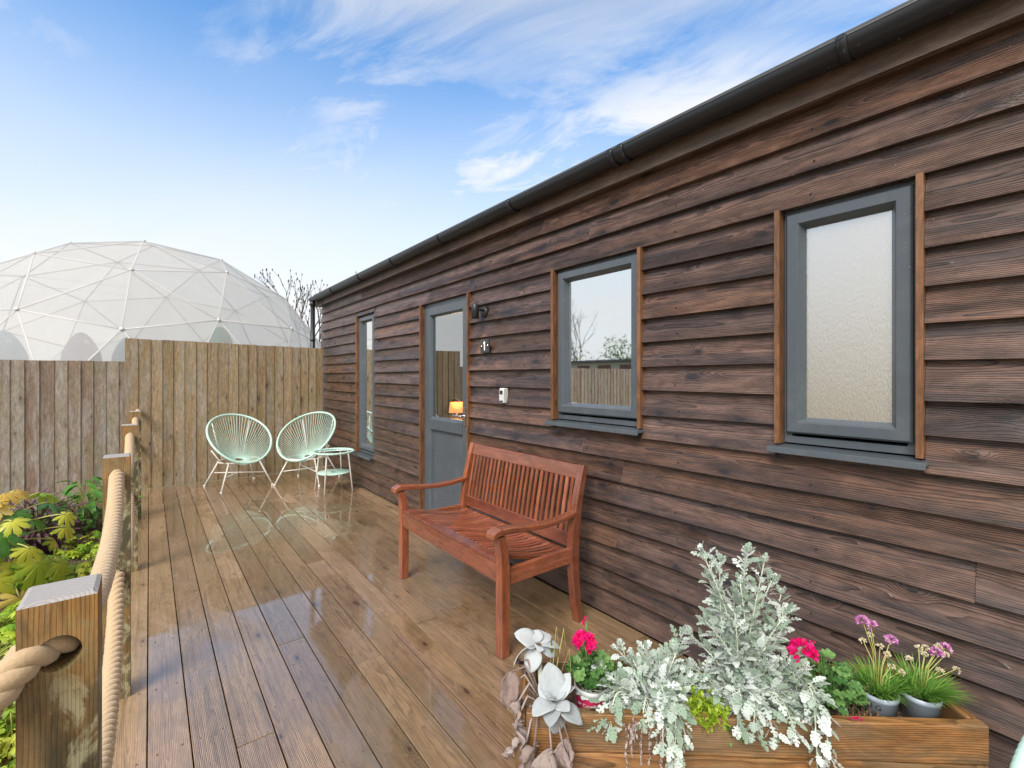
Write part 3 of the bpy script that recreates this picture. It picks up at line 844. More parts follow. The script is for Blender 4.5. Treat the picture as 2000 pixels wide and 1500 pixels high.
rope('rope', 'lower thick beige twisted rope threaded halfway up the posts', .53, .15, .20)

# ------------------------------------------------------------------ bench
def bench():
    t = empty('garden_bench', (1.63, 2.385, 0)); tag(t, 'reddish brown slatted hardwood bench with curved arms standing against the cabin wall', 'bench')
    O = Vector((1.63, 2.385, 0)); W = .565
    X = lambda v: v-O.x
    def sweep(pts, wy, th, yc, name=None, mb=None):
        # strip profile in xz: pts list of (x,z), perpendicular thickness th, width wy centred yc
        f = mb or MB(); m = len(pts); vs = []
        for i in range(m):
            a = pts[max(i-1, 0)]; b = pts[min(i+1, m-1)]; dx, dz = b[0]-a[0], b[1]-a[1]; l = sqrt(dx*dx+dz*dz); nx_, nz_ = -dz/l, dx/l
            tt = th[i] if isinstance(th, list) else th; ww = wy[i] if isinstance(wy, list) else wy
            for s_, y in ((-1, -1), (1, -1), (1, 1), (-1, 1)):
                vs.append(Vector((pts[i][0]+s_*nx_*tt/2, yc+y*ww/2, pts[i][1]+s_*nz_*tt/2)))
        fs = [(0, 1, 2, 3), tuple((m-1)*4+q for q in (3, 2, 1, 0))]
        for i in range(m-1):
            for e in range(4): fs.append((i*4+e, i*4+(e+1) % 4, (i+1)*4+(e+1) % 4, (i+1)*4+e))
        ox = random.uniform(0, 40); L = [0]
        for i in range(1, m): L.append(L[-1]+sqrt((pts[i][0]-pts[i-1][0])**2+(pts[i][1]-pts[i-1][1])**2))
        p0, p1 = random.uniform(-.04, .04), random.uniform(.02, .06)
        wc = []
        for i in range(m):
            tt = th[i] if isinstance(th, list) else th; ww = wy[i] if isinstance(wy, list) else wy
            wc += [(L[i]+ox, y*ww/2+p0, s_*tt/2+p1) for s_, y in ((-1, -1), (1, -1), (1, 1), (-1, 1))]
        f.add(vs, fs, wc)
        return f
    rear = [(X(1.905), 0), (X(1.882), .12), (X(1.868), .28), (X(1.862), .40), (X(1.872), .52), (X(1.893), .66), (X(1.925), .79), (X(1.948), .872)]
    def rx(z):
        for (xa, za), (xb, zb_) in zip(rear[:-1], rear[1:]):
            if za <= z <= zb_: return xa+(xb-xa)*(z-za)/(zb_-za)
        return rear[-1][0]
    for s_ in (-1, 1):
        yc = s_*W
        f = sweep([(X(1.372), 0), (X(1.372), .44), (X(1.366), .52), (X(1.352), .565), (X(1.350), .595)], .052, [.052, .052, .046, .042, .05], yc); f.build('leg', M['bench'], t, bevel=.004)
        f = sweep(rear, .045, [.044, .048, .056, .062, .056, .048, .044, .040], yc); f.build('leg', M['bench'], t, bevel=.004)
        arm = [(X(1.300), .590), (X(1.308), .612), (X(1.335), .622), (X(1.42), .616), (X(1.52), .603), (X(1.63), .594), (X(1.74), .597), (X(1.83), .608), (X(1.885), .618)]
        f = sweep(arm, [.066, .070, .072, .066, .060, .056, .054, .052, .048], [.024, .034, .036, .032, .028, .027, .027, .028, .028], yc); f.build('armrest', M['bench'], t, bevel=.008, seg=3)
        f = MB(); f.box((X(1.40), yc-.014, .345), (X(1.84), yc+.014, .425), 0)
        f.build('side_rail', M['bench'], t, bevel=.003)
    f = MB(); f.box((X(1.352), -W+.027, .358), (X(1.376), W-.027, .449), 1); f.build('front_rail', M['bench'], t, bevel=.003)
    # seat slats: s-curved, front to back
    sp_ = [(X(1.352), .462), (X(1.40), .466), (X(1.46), .456), (X(1.53), .436), (X(1.61), .415), (X(1.69), .403), (X(1.77), .398), (X(1.835), .402)]
    f = MB()
    f = sweep(sp_[:2]+[], W*2-.056, .022, 0, mb=f)
    n = 27
    for i in range(n):
        y = -W+.045+(2*W-.09)*i/(n-1); sweep(sp_[1:], .024, .020, y, mb=f)
    sweep([(X(1.80), .396), (X(1.85), .400)], W*2-.05, .020, 0, mb=f)
    f.build('seat', M['bench'], t, bevel=.003)
    # back
    def rail(z0, z1, nm):
        f = MB(); vs = []; th = .012
        for y in (-W+.022, W-.022):
            for z, s_ in ((z0, -1), (z1, -1), (z1, 1), (z0, 1)): vs.append(Vector((rx(z)+s_*th, y, z)))
        f.piece(vs, [(0, 1, 2, 3), (7, 6, 5, 4)]+[(e, 4+e, 4+(e+1) % 4, (e+1) % 4) for e in range(4)], 1); f.build(nm, M['bench'], t, bevel=.004)
    rail(.795, .872, 'top_rail'); rail(.420, .498, 'lower_rail')
    f = MB(); n = 24
    for i in range(n):
        y = -W+.055+(2*W-.11)*i/(n-1)
        pts = [(rx(z)-.004+.006*sin((z-.49)/.31*pi), z) for z in (.490, .56, .64, .72, .80)]
        sweep(pts, .022, .012, y, mb=f)
    f.build('back_slats', M['bench'], t, bevel=.002)
bench()

# ------------------------------------------------------------------ cord chairs
def cord_chair():
    t = empty('cord_chair')
    def rim(th):
        s_ = sin(th); c_ = cos(th)
        return Vector((.348*c_*(1+.05*s_), -.01+.335*s_-.055*c_*c_, .605+.275*s_+.02*c_*c_))
    n = 96; f = MB()
    rp = [rim(2*pi*i/n) for i in range(n)]
    pts = []
    for i in range(n*4):
        pts.append(rim(2*pi*i/(n*4)))
    f.tube(pts, [.0135+.001*(i % 2) for i in range(n*4)], 8, closed=True); f.build('rim', M['mint'], t)
    f = MB(); hub = Vector((0, .0, .33)); hr = .055
    nc = 66
    for i in range(nc):
        th = 2*pi*i/nc; a = rim(th); b = hub+Vector((cos(th)*hr, sin(th)*hr, .012*sin(th)))
        ps = []
        for q in range(6):
            u = q/5; p = a.lerp(b, u); sg = sin(pi*u)
            p += Vector((0, .014*sg, -.03*sg*(1-.2*sin(th)))); ps.append(p)
        f.tube(ps, .0031, 5, cap=False)
    f.tube([hub+Vector((cos(2*pi*j/20)*hr, sin(2*pi*j/20)*hr, .012*sin(2*pi*j/20))) for j in range(20)], .008, 8, closed=True)
    f.build('cord_seat', M['mint'], t)
    f = MB()
    base = [Vector((.23*cos(2*pi*j/28)+0, -.01+.23*sin(2*pi*j/28), .325)) for j in range(28)]
    f.tube(base, .008, 8, closed=True)
    for s_ in (-1, 1):
        f.tube([(s_*.19, -.14, .325), (s_*.26, -.16, .36), (s_*.345, -.13, .50)], .007, 8)
        f.tube([(s_*.12, .19, .325), (s_*.17, .24, .55), (s_*.22, .25, .79)], .007, 8)
        f.tube([(s_*.24, -.235, .17), (-s_*.235, .235, .17)], .006, 8)
    f.build('frame', M['white'], t)
    for sx in (-1, 1):
        for sy in (-1, 1):
            f = MB(); f.tube([(sx*.17, -.01+sy*.16, .33), (sx*.29, sy*.285, .012)], .0095, 10)
            l = f.build('leg', M['white'], t)
            f = MB(); f.lathe([(0, 0), (.014, 0), (.016, .008), (.013, .02), (.008, .022)], 12, c=(sx*.29, sy*.285, 0)); f.build('foot', M['white'], l)
    return t
ch = cord_chair(); ch.location = (.885, 6.70, 0); ch.rotation_euler.z = radians(12)
tag(ch, 'mint cord egg chair facing forward, left of the two by the tall fence', 'chair', 'mint cord chairs on the deck')
c2 = copy_tree(ch); c2.location = (1.645, 6.43, 0); c2.rotation_euler.z = radians(-42)
tag(c2, 'mint cord egg chair turned sideways in the corner behind the little round table', 'chair', 'mint cord chairs on the deck')
c3 = copy_tree(ch); c3.location = (1.30, -.26, 0); c3.rotation_euler.z = radians(-105)
tag(c3, 'mint cord chair cut by the bottom right corner beside the wooden planter', 'chair', 'mint cord chairs on the deck')

t = empty('side_table', (1.755, 5.73, 0)); tag(t, 'small round mint side table with glass top and white legs', 'table')
f = MB(); f.tube([(.225*cos(2*pi*j/96), .225*sin(2*pi*j/96), .47) for j in range(96)], [.012+.0012*sin(j*2.1) for j in range(96)], 8, closed=True); f.build('rim', M['mint'], t)
f = MB(); f.lathe([(0, .474), (.216, .474), (.216, .468), (0, .468)], 48); f.build('glass_top', M['tableglass'], t)
f = MB(); f.lathe([(.035, .225), (.185, .225), (.190, .220), (.185, .215), (.035, .215), (.035, .225)], 48)
f.build('shelf', M['mint'], t)
for q in range(4):
    an = pi/4+q*pi/2+.05
    f = MB(); f.tube([(.17*cos(an), .17*sin(an), .475), (.185*cos(an), .185*sin(an), .43), (.235*cos(an), .235*sin(an), .0)], .0085, 10); f.build('leg', M['white'], t)

# ------------------------------------------------------------------ planter
PO = Vector((.89, 1.065, 0)); E1 = Vector((.760, -.650, 0)).normalized(); E2 = Vector((-E1.y, E1.x, 0))
PA = atan2(E1.y, E1.x)
def pl(a, b, z): return PO+E1*a+E2*b+Vector((0, 0, z))
t = empty('planter', PO, PA); tag(t, 'long wooden trough planter of thick brown boards holding the silver plants', 'planter')
L, Wd, Zt = 1.340, .285, .370
bd = [(.255, .3685), (.140, .252), (.025, .137)]
f = MB()
for i, (za, zb_) in enumerate(bd): f.box((.0, 0, za), (L, .032, zb_), 0)
f.build('front_boards', M['planter'], t, bevel=.006, seg=3)
f = MB()
for i, (za, zb_) in enumerate(bd): f.box((0, Wd-.032, za), (L, Wd, zb_), 0)
f.build('back_boards', M['planter'], t, bevel=.006, seg=3)
for xa in (.002, L-.034):
    f = MB()
    for i, (za, zb_) in enumerate(bd): f.box((xa, .034, za), (xa+.032, Wd-.034, zb_-.001), 1)
    f.build('end_boards', M['planter'], t, bevel=.005)
for xa, yb in ((-.034, .004), (-.034, Wd-.05)):
    f = MB(); f.box((xa, yb, 0), (xa+.033, yb+.046, Zt-.012), 2); f.build('leg', M['planter'], t, bevel=.004)
f = MB(); vs = []; fs = []; nx, ny = 60, 12
for j in range(ny+1):
    for i in range(nx+1):
        x = .036+(L-.072)*i/nx; y = .034+(Wd-.068)*j/ny; vs.append((x, y, .285+.018*mnoise.noise(Vector((x*9, y*9, 1)))+.01*mnoise.noise(Vector((x*40, y*40, 1)))))
for j in range(ny):
    for i in range(nx): a_ = j*(nx+1)+i; fs.append((a_, a_+1, a_+nx+2, a_+nx+1))
f.add(vs, fs, None, .5, True); f.build('soil', M['soil'], t, recalc=False)


# ------------------------------------------------------------------ foliage helpers
def frame(d, up=Vector((0, 0, 1)), roll=0):
    d = d.normalized(); s_ = d.cross(up)
    s_ = s_.normalized() if s_.length > 1e-4 else Vector((1, 0, 0))
    n_ = s_.cross(d); 
    if roll: 
        R_ = Matrix.Rotation(roll, 3, d); s_ = R_ @ s_; n_ = R_ @ n_
    return d, s_, n_


def put_leaf(mb, tpl, base, d, size, curl=.3, roll=0, r=None, wid=1.):
    """tpl: (verts (u along 0..1, v across, w up), faces). Bent along its length."""
    dd, ss_, nn_ = frame(d, roll=roll); vs = []; wc = []
    for (u, v, w_) in tpl[0]:
        a = curl*u
        if abs(curl) > 1e-3: x = sin(a)/curl; z = -(1-cos(a))/curl
        else: x, z = u, 0
        p = base+dd*(x*size)+ss_*(v*size*wid)+nn_*((z+w_*cos(a))*size)
        vs.append(p); wc.append((min(1, sqrt((u-.35)**2+v*v)*1.5), u, v))
    mb.add(vs, tpl[1], wc, random.random() if r is None else r, True)


def tpl_pinnate(pairs=5, deep=1):
    vs = []; fs = []
    def quad(p, d, l, w0, w1, lift=0):
        n_ = (-d[1], d[0]); b = len(vs)
        for t_, ww in ((0, w0*.5), (.55, w1*.75), (.85, w1*.8), (1., w1*.2)):
            c = (p[0]+d[0]*l*t_, p[1]+d[1]*l*t_)
            vs.append((c[0]+n_[0]*ww, c[1]+n_[1]*ww, lift*t_)); vs.append((c[0]-n_[0]*ww, c[1]-n_[1]*ww, lift*t_))
        for i in range(3): fs.append((b+2*i, b+2*i+1, b+2*i+3, b+2*i+2))
    quad((0, 0), (1, 0), .92, .04, .10)
    for i in range(pairs):
        u = .26+.52*i/(pairs-1); l = .31*sin(pi*(.30+.5*i/(pairs-1)))
        for s_ in (-1, 1):
            d = Vector((.62, s_*1.)).normalized(); quad((u, 0), d, l, .06, .095, .03)
            e = Matrix.Rotation(-s_*.6, 2) @ d; quad((u+d.x*l*.6, d.y*l*.6), (e.x, e.y), l*.42, .05, .06, .04)
    for a in (-.6, -.2, .2, .6): quad((.82, 0), (cos(a), sin(a)), .2, .04, .045, .02)
    return vs, fs


def tpl_ovate(w_=.5, nu=6, nv=4, cup=.15, tip=1.0, wave=0, wedge=.0):
    vs = []; fs = []
    for i in range(nu+1):
        u = i/nu; ww = w_*(sin(pi*min(1, u**.85*.97+.03))**.7)*(1-.25*u*tip)
        for j in range(-nv//2, nv//2+1):
            q = j/(nv/2); vs.append((u, q*ww/2*1.0, cup*abs(q)*ww+wave*sin(u*11+q*5)*abs(q)))
    k_ = nv+1
    for i in range(nu):
        for j in range(nv): fs.append((i*k_+j, i*k_+j+1, (i+1)*k_+j+1, (i+1)*k_+j))
    return vs, fs


def tpl_palmate(lobes=7, depth=.5, spread=2.5, droop=.35, tooth=0):
    vs = [(.18, 0, 0)]; fs = []; n = lobes*8; pts = []
    for i in range(n+1):
        t_ = i/n; an = -spread+2*spread*t_; ph = (t_*lobes) % 1
        lob = sin(pi*ph)**.6 if 0 < ph < 1 else 0
        R_ = .62*(1-.25*(abs(an)/spread))*(1-depth*(1-lob))*(1+tooth*sin(i*3.1))
        pts.append((an, R_, lob))
    for k_, fr in ((1, .45), (2, .8), (3, 1.)):
        for an, R_, lob in pts:
            rr_ = R_*fr if fr > .5 else min(R_, .62*(1-depth))*.8*fr/.45*.9
            vs.append((.18+cos(an)*rr_, sin(an)*rr_, -droop*rr_*rr_*1.6-.035*(1-lob)*fr))
    m_ = n+1
    for i in range(n): fs.append((0, 1+i, 2+i))
    for k_ in range(2):
        for i in range(n): a = 1+k_*m_+i; fs.append((a, a+m_, a+m_+1, a+1))
    return vs, fs


def tpl_round(n=20, scal=.10, cup=.2):
    vs = [(.45, 0, 0)]; fs = []
    for k_, fr in ((1, .55), (2, 1.)):
        for i in range(n+1):
            an = -pi+.12+(2*pi-.24)*i/n; R_ = .5*(1+scal*cos(i*pi*.8))*fr
            vs.append((.45-cos(an)*-R_, sin(an)*R_, cup*fr*fr*(.5+.5*sin(i*1.9))))
    m_ = n+1
    for i in range(n): fs.append((0, 1+i, 2+i)); a = 1+i; fs.append((a, a+m_, a+m_+1, a+1))
    return vs, fs


T_pin = tpl_pinnate(4); T_pin4 = tpl_pinnate(3)
T_ov = tpl_ovate(.42); T_felt = tpl_ovate(.82, 9, 6, .05, .15, .02); T_dead = tpl_ovate(.62, 14, 8, .30, .5, .13)
T_pal = tpl_palmate(7, .58, 2.6, .42, .07); T_pal5 = tpl_palmate(5, .45, 2.3, .25, .05); T_rnd = tpl_round(); T_small = tpl_ovate(.55, 3, 2, .1)
T_lance = tpl_ovate(.30, 6, 2, .15)
rv = lambda s_=1.: Vector((random.gauss(0, 1), random.gauss(0, 1), random.gauss(0, 1))).normalized()*s_

# silver dusty millers -------------------------------------------------
def miller(label, base, stems, leafsz=(.036, .066)):
    random.seed(int(base.x*1000)+int(base.y*777))
    t = empty('dusty_miller', base); tag(t, label, 'plant', 'silver plants in the planter')
    lf = MB(); st = MB()
    for (dx, dy, dz, bend) in stems:      # stem tip relative to base in planter axes
        tip = E1*dx+E2*dy+Vector((0, 0, dz)); n = 10; pts = []
        side = E1*random.uniform(-.03, .03)+E2*random.uniform(-.02, .02)
        Ls = max(tip.length, .06)
        for q in range(n+1):
            u = q/n; p = Vector((tip.x*u**(1.3 if dz > .1 else .9), tip.y*u**(1.3 if dz > .1 else .9), 0))
            p.z = tip.z*u+bend*sin(pi*u); p += side*sin(pi*u); pts.append(p)
        st.tube(pts, [.0035-.0018*q/n for q in range(n+1)], 6)
        nl = int(Ls/.0105)+9
        for i in range(nl):
            u0 = .18 if bend < .15 else .42; u = u0+(1-u0)*i/nl; k_ = min(int(u*n), n-1); p = pts[k_].lerp(pts[k_+1], u*n-k_)
            td = (pts[k_+1]-pts[k_]).normalized(); az = i*2.4+random.uniform(-.3, .3)
            s1 = td.orthogonal().normalized(); s1 = Matrix.Rotation(az, 3, td) @ s1
            out = (s1*random.uniform(.7, 1.1)+td*(.25+.9*u)).normalized()
            sz = random.uniform(*leafsz)*(1.08-.35*u)
            pet = p+out*sz*.18
            st.tube([p, pet], .0012, 4, cap=False)
            put_leaf(lf, T_pin if random.random() < .6 else T_pin4, pet, out+Vector((0, 0, random.uniform(-.15, .3))), sz, random.uniform(-.2, .9), random.uniform(-.5, .5), wid=random.uniform(.8, 1.1))
        for i in range(5):
            out = ((pts[-1]-pts[-2]).normalized()*1.2+rv(.8)).normalized(); put_leaf(lf, T_pin4, pts[-1], out, random.uniform(*leafsz)*.62, random.uniform(-.5, .3), random.uniform(-1, 1))
    lf.build('foliage', M['silver'], t, recalc=False); st.build('stems', M['silver_stem'], t, recalc=False)
    return t
random.seed(5)
stems = [(-.115, .0, .535, .0), (-.085, .02, .44, .0), (-.045, .03, .49, .02), (.0, -.02, .44, .0), (.04, .02, .525, .0), (.085, .0, .50, .0), (.125, .03, .43, .0),
         (.165, .0, .33, .02), (.135, -.04, .36, .0), (-.12, -.04, .33, .02), (.02, .05, .38, .0), (-.03, -.05, .36, .0), (.19, -.02, .22, .03), (-.15, .0, .26, .0), (.06, -.06, .26, .0), (-.06, .05, .3, 0), (.16, .04, .38, 0), (.20, -.03, .13, .04), (-.17, -.04, .18, .03), (.10, -.10, .14, .05), (-.10, -.10, .15, .04), (.0, -.10, .2, .02), (.17, -.07, .2, .02), (-.05, -.09, .25, 0), (.05, -.09, .22, 0), (-.19, .0, .12, .05)]
miller('tallest silver dusty miller rising against the dark boards in the middle of the planter', pl(.69, .15, .27), stems)
st2 = [(-.16, .0, .16, .03), (-.12, -.06, .12, .03), (-.05, .02, .19, .0), (.03, .0, .20, .0), (.09, .02, .22, .0), (-.09, .05, .2, .0), (.06, -.06, .13, .03), (-.02, -.08, .09, .05), (.12, .06, .25, .0),
       (-.13, -.09, .06, .05), (-.15, -.12, .08, .10), (-.19, -.10, .08, .10), (-.05, -.11, .10, .08), (.05, -.11, .10, .08), (-.20, .0, .10, .04), (.0, .06, .2, .0), (.14, -.03, .16, .02), (-.17, .04, .12, .02)]
miller('broad low silver dusty miller spreading beside the left pink label pot', pl(.40, .12, .26), st2, (.042, .072))
st3 = [(-.03, -.07, .12, .03), (.05, -.09, .12, .04), (.0, -.06, .16, .0), (.10, -.07, .13, .03), (-.07, -.05, .13, .02), (.06, -.03, .17, .0), (.02, -.09, .12, .05), (.0, -.135, .09, .13), (.06, -.13, .08, .13), (.12, -.13, .09, .12), (-.04, -.12, .10, .12), (.09, -.05, .15, 0)]
miller('silver dusty miller leaning over the front board at the middle of the planter', pl(.66, .11, .26), st3, (.042, .07))
st4 = [(.0, -.09, .12, .05), (.03, -.07, .13, .03), (-.04, -.08, .13, .03), (.0, -.03, .20, .0), (.03, .0, .20, .0), (.03, -.16, .05, .17), (-.01, -.165, .02, .19), (-.05, -.02, .2, .0)]
miller('silver dusty miller drooping over the rim beside the right pink pot', pl(.83, .11, .26), st4, (.042, .07))
st5 = [(.01, -.155, .02, .19), (.03, -.155, -.05, .22), (.0, -.16, -.12, .25), (-.02, -.13, .07, .12), (.05, -.12, .08, .10)]
miller('trailing silver dusty miller hanging down the front board of the planter', pl(.415, .09, .25), st5, (.04, .062))
# withered tufts hanging over the rim
random.seed(3)
t = empty('withered_stems', pl(.34, .02, .36)); tag(t, 'brown withered leaf tassels hanging over the front board near the left pot', 'plant')
f = MB()
for k_ in range(9):
    p = E1*random.uniform(-.07, .07)+E2*random.uniform(-.05, -.035)+Vector((0, 0, random.uniform(.0, .03))); q = p.copy()
    l = random.uniform(.05, .13); n = int(l/.006)
    for i in range(n):
        q = q+Vector((random.gauss(0, .0012), random.gauss(0, .0012), -.006))
        for s_ in range(2): put_leaf(f, T_small, q, rv()+Vector((0, 0, -1.2)), random.uniform(.008, .014), .8)
f.build('leaves', M['dead'], t, recalc=False)

# felt leaved plant -----------------------------------------------------
random.seed(21)
fb = pl(.055, .06, .27)
t = empty('felt_leaf_plant', fb); tag(t, 'white felt leaved plant with drooping withered leaves over the left end of the planter', 'plant')
f = MB(); dd_ = MB(); s_ = MB()
c1 = E1*.035+E2*-.055+Vector((0, 0, .13))      # rosette at the front
s_.tube([Vector((0, 0, -.02)), c1*.5+Vector((0, 0, .02)), c1], .006, 8)
for a, el, sz in ((200, 25, .085), (160, 30, .09), (250, -10, .075), (272, -58, .125), (330, -25, .10), (20, 35, .10), (60, 60, .085), (95, 62, .095), (125, 50, .08), (300, 20, .06), (230, 50, .05), (350, 70, .05)):
    ra, re = radians(a), radians(el); dv = (E1*cos(ra)+E2*sin(ra))*cos(re)+Vector((0, 0, sin(re)))
    put_leaf(f, T_felt, c1+dv*.006, dv+rv(.28), sz*random.uniform(.62, 1.1), random.uniform(.1, 1.1), random.uniform(-.8, .8))
c2_ = E1*-.015+E2*.05+Vector((0, 0, .235))     # upper rosette behind
s_.tube([Vector((0, 0, -.02)), c2_*.6, c2_], .008, 8)
for a, el, sz in ((185, 10, .095), (200, 35, .08), (10, 22, .085), (40, 40, .07), (150, 20, .07), (340, 10, .07), (90, 70, .05), (230, -20, .08), (270, 30, .06)):
    ra, re = radians(a), radians(el); dv = (E1*cos(ra)+E2*sin(ra))*cos(re)+Vector((0, 0, sin(re)))
    put_leaf(f, T_felt, c2_+dv*.01, dv+rv(.28), sz*random.uniform(.7, 1.1), random.uniform(.7, 1.7), random.uniform(-.7, .7))
for (ea, eb, ez, az, sz) in ((-.095, -.01, .19, -75, .12), (-.085, .03, .20, -70, .10), (-.075, -.05, .13, -85, .11), (-.085, -.075, .08, -85, .13), (-.03, -.10, .03, -85, .15), (.055, -.10, .03, -85, .13), (.02, -.10, .02, -88, .17), (-.06, -.09, .0, -85, .12), (-.09, -.03, .10, -75, .10), (.07, -.095, .05, -85, .10), (-.07, -.06, .02, -80, .12), (-.10, .0, .14, -80, .11)):
    b_ = E1*ea+E2*eb+Vector((0, 0, ez)); re = radians(az); ra = random.uniform(0, 6.28)
    dv = (E1*cos(ra)+E2*sin(ra))*cos(re)*1.5+Vector((0, 0, sin(re))); dd_.tube([E1*.0+Vector((0, 0, .08)), b_*.6+Vector((0, 0, .09)), b_], .0022, 6)
    put_leaf(dd_, T_dead, b_, dv, sz*.85, random.uniform(-.8, .9), random.uniform(-1.5, 1.5), wid=random.uniform(.8, 1.2))
f.build('leaves', M['felt'], t, recalc=False); dd_.build('withered_leaves', M['dead'], t, recalc=False); s_.build('stems', M['silver_stem'], t, recalc=False)
for o in (t.children): 
    if o.name.startswith(('leaves', 'withered')):
        m_ = o.modifiers.new('thick', 'SOLIDIFY'); m_.thickness = .0012
f = MB()
for a_, b_, z_ in ((.0, .0, .31), (.012, .01, .30), (-.008, .012, .27), (.02, .0, .24)):
    p0 = E1*.03+E2*.03; f.tube([p0+Vector((0, 0, .03)), p0+E1*a_+Vector((0, 0, z_*.6)), p0+E1*(a_*2+.012)+E2*b_+Vector((0, 0, z_)), p0+E1*(a_*2+.02)+E2*b_+Vector((0, 0, z_-.1))], .0016, 5)
f.build('dry_stalks', M['petiole'], t, recalc=False)


# pots ------------------------------------------------------------------
def text_mesh(txt, size):
    cu = bpy.data.curves.new('txt', 'FONT'); cu.body = txt; cu.size = size; cu.extrude = .0004; cu.align_x = 'CENTER'
    o = bpy.data.objects.new('txt', cu); C.objects.link(o)
    bpy.context.view_layer.update()
    dg = bpy.context.evaluated_depsgraph_get(); me = bpy.data.meshes.new_from_object(o.evaluated_get(dg))
    bpy.data.objects.remove(o); bpy.data.curves.remove(cu); return me


def bend_text(name, txt, size, R_, z, ang, mat, parent, cone=0.):
    me = text_mesh(txt, size)
    for v in me.vertices:
        rr_ = R_+v.co.z+cone*v.co.y; an = ang+v.co.x/R_; y = v.co.y
        v.co = Vector((rr_*cos(an), rr_*sin(an), z+y))
    me.materials.clear(); me.materials.append(mat); me.name = name
    o = bpy.data.objects.new(name, me); C.objects.link(o); o.parent = parent; return o


def facing(p): return atan2(-p.y, -p.x)      # angle from p towards the camera's place


def pot(label, p, rt, rb, h, style):
    t = empty('flower_pot', p); tag(t, label, 'pot', 'plant pots in the planter')
    f = MB(); f.lathe([(0, .001), (rb, 0), (rt*.965, h-.016), (rt, h-.015), (rt, h), (rt-.003, h), (rt-.005, h-.016), (rb-.003, .004), (0, .004)], 40)
    f.build('shell', M['potw'] if style == 'pink' else M['pot'], t)
    if style == 'pink':
        f = MB(); z0, z1 = h*.05, h-.022; g_ = lambda z: rb+(rt*.965-rb)*z/(h-.016)+.0006
        f.lathe([(g_(z0), z0), (g_(z1), z1)], 40); f.build('label_band', M['pink'], t)
        bend_text('lettering', 'or Colour PI C', .0155, g_(h*.62)+.0006, h*.50, facing(p), M['offwhite'], t, .12)
    f = MB(); f.lathe([(0, h-.012), (rt-.008, h-.016)], 20); f.build('compost', M['soil'], t)
    return t
def flowerball(mb, c, R_, n, sz, tpl=None):
    for i in range(n):
        d_ = rv(); d_.z = abs(d_.z)*.9 if random.random() < .8 else d_.z
        for q in range(3):
            put_leaf(mb, T_small, c+d_*R_*.72, d_+rv(.7), sz*random.uniform(.8, 1.2), random.uniform(-.5, .8), random.uniform(-2, 2), wid=1.3)


def geranium(label, p, spread, heads, nleaf=60, hleaf=.09):
    t = empty('geranium', p); tag(t, label, 'plant', 'pink geraniums in the planter')
    f = MB(); s_ = MB()
    for i in range(nleaf):
        an = random.uniform(0, 2*pi); rr_ = spread*sqrt(random.random()); q = Vector((rr_*cos(an), rr_*sin(an), hleaf*random.uniform(.32, 1.1)*(1-.4*(rr_/spread)**2)))
        s_.tube([Vector((q.x*.2, q.y*.2, 0)), q], .0011, 4, cap=False)
        put_leaf(f, T_rnd, q, Vector((cos(an)+random.gauss(0, .4), sin(an)+random.gauss(0, .4), random.uniform(-.3, .5))), random.uniform(.022, .04), random.uniform(-.4, .7), random.uniform(-.5, .5))
    f.build('leaves', M['gera'], t, recalc=False)
    for (q, R_) in heads:
        fl = MB(); q = Vector(q); s_.tube([Vector((0, 0, .02)), q*.6, q], .002, 6); flowerball(fl, q, R_, int(60*(R_/.035)**1.2), .018*min(1, R_/.02))
        fl.build('flower_head', M['hotpink'], t, recalc=False)
    s_.build('stems', M['gera'], t, recalc=False); return t


def thrift(label, p, R_, nb, stalks, lean=Vector((0, 0, 0))):
    t = empty('thrift', p); tag(t, label, 'plant', 'thrift plants in grey pots')
    f = MB()
    for i in range(nb):
        an = random.uniform(0, 2*pi); rr_ = .035*sqrt(random.random()); b_ = Vector((rr_*cos(an), rr_*sin(an), 0))
        l = random.uniform(.05, .10)*R_; out = Vector((cos(an+random.gauss(0, .5)), sin(an+random.gauss(0, .5)), 0))*random.uniform(.3, 1.7)+Vector((0, 0, 1))+lean; out.normalize()
        n = 5; pp = [b_]; dv = out.copy()
        for q in range(n): pp.append(pp[-1]+dv*l/n); dv = (dv+Vector((0, 0, -.13))).normalized()
        sd_ = out.cross(Vector((0, 0, 1))); sd_ = sd_.normalized() if sd_.length > .01 else Vector((1, 0, 0)); vs = []
        for q, a_ in enumerate(pp): ww = .0019*(1-(q/n)**2*.9); vs += [a_-sd_*ww, a_+sd_*ww]
        f.add(vs, [(2*q, 2*q+1, 2*q+3, 2*q+2) for q in range(n)], None, random.random(), True)
    f.build('leaves', M['grassy'], t, recalc=False)
    s_ = MB()
    for (q, kind) in stalks:
        q = E1*(q[0]+.012)+E2*q[1]+Vector((0, 0, q[2]-.018)); mid = Vector((q.x*.35, q.y*.35, q.z*.6)); s_.tube([Vector((q.x*.15, q.y*.15, 0)), mid, q*.97+Vector((0, 0, .004)), q], .0013, 5)
        bl = MB(); flowerball(bl, q, .016 if kind else .0075, 44 if kind else 18, .0095 if kind else .007)
        bl.build('flower_head' if kind else 'bud', M['lilac' if kind else 'bud'], t, recalc=False)
    s_.build('stalks', M['petiole'], t, recalc=False);
    return t


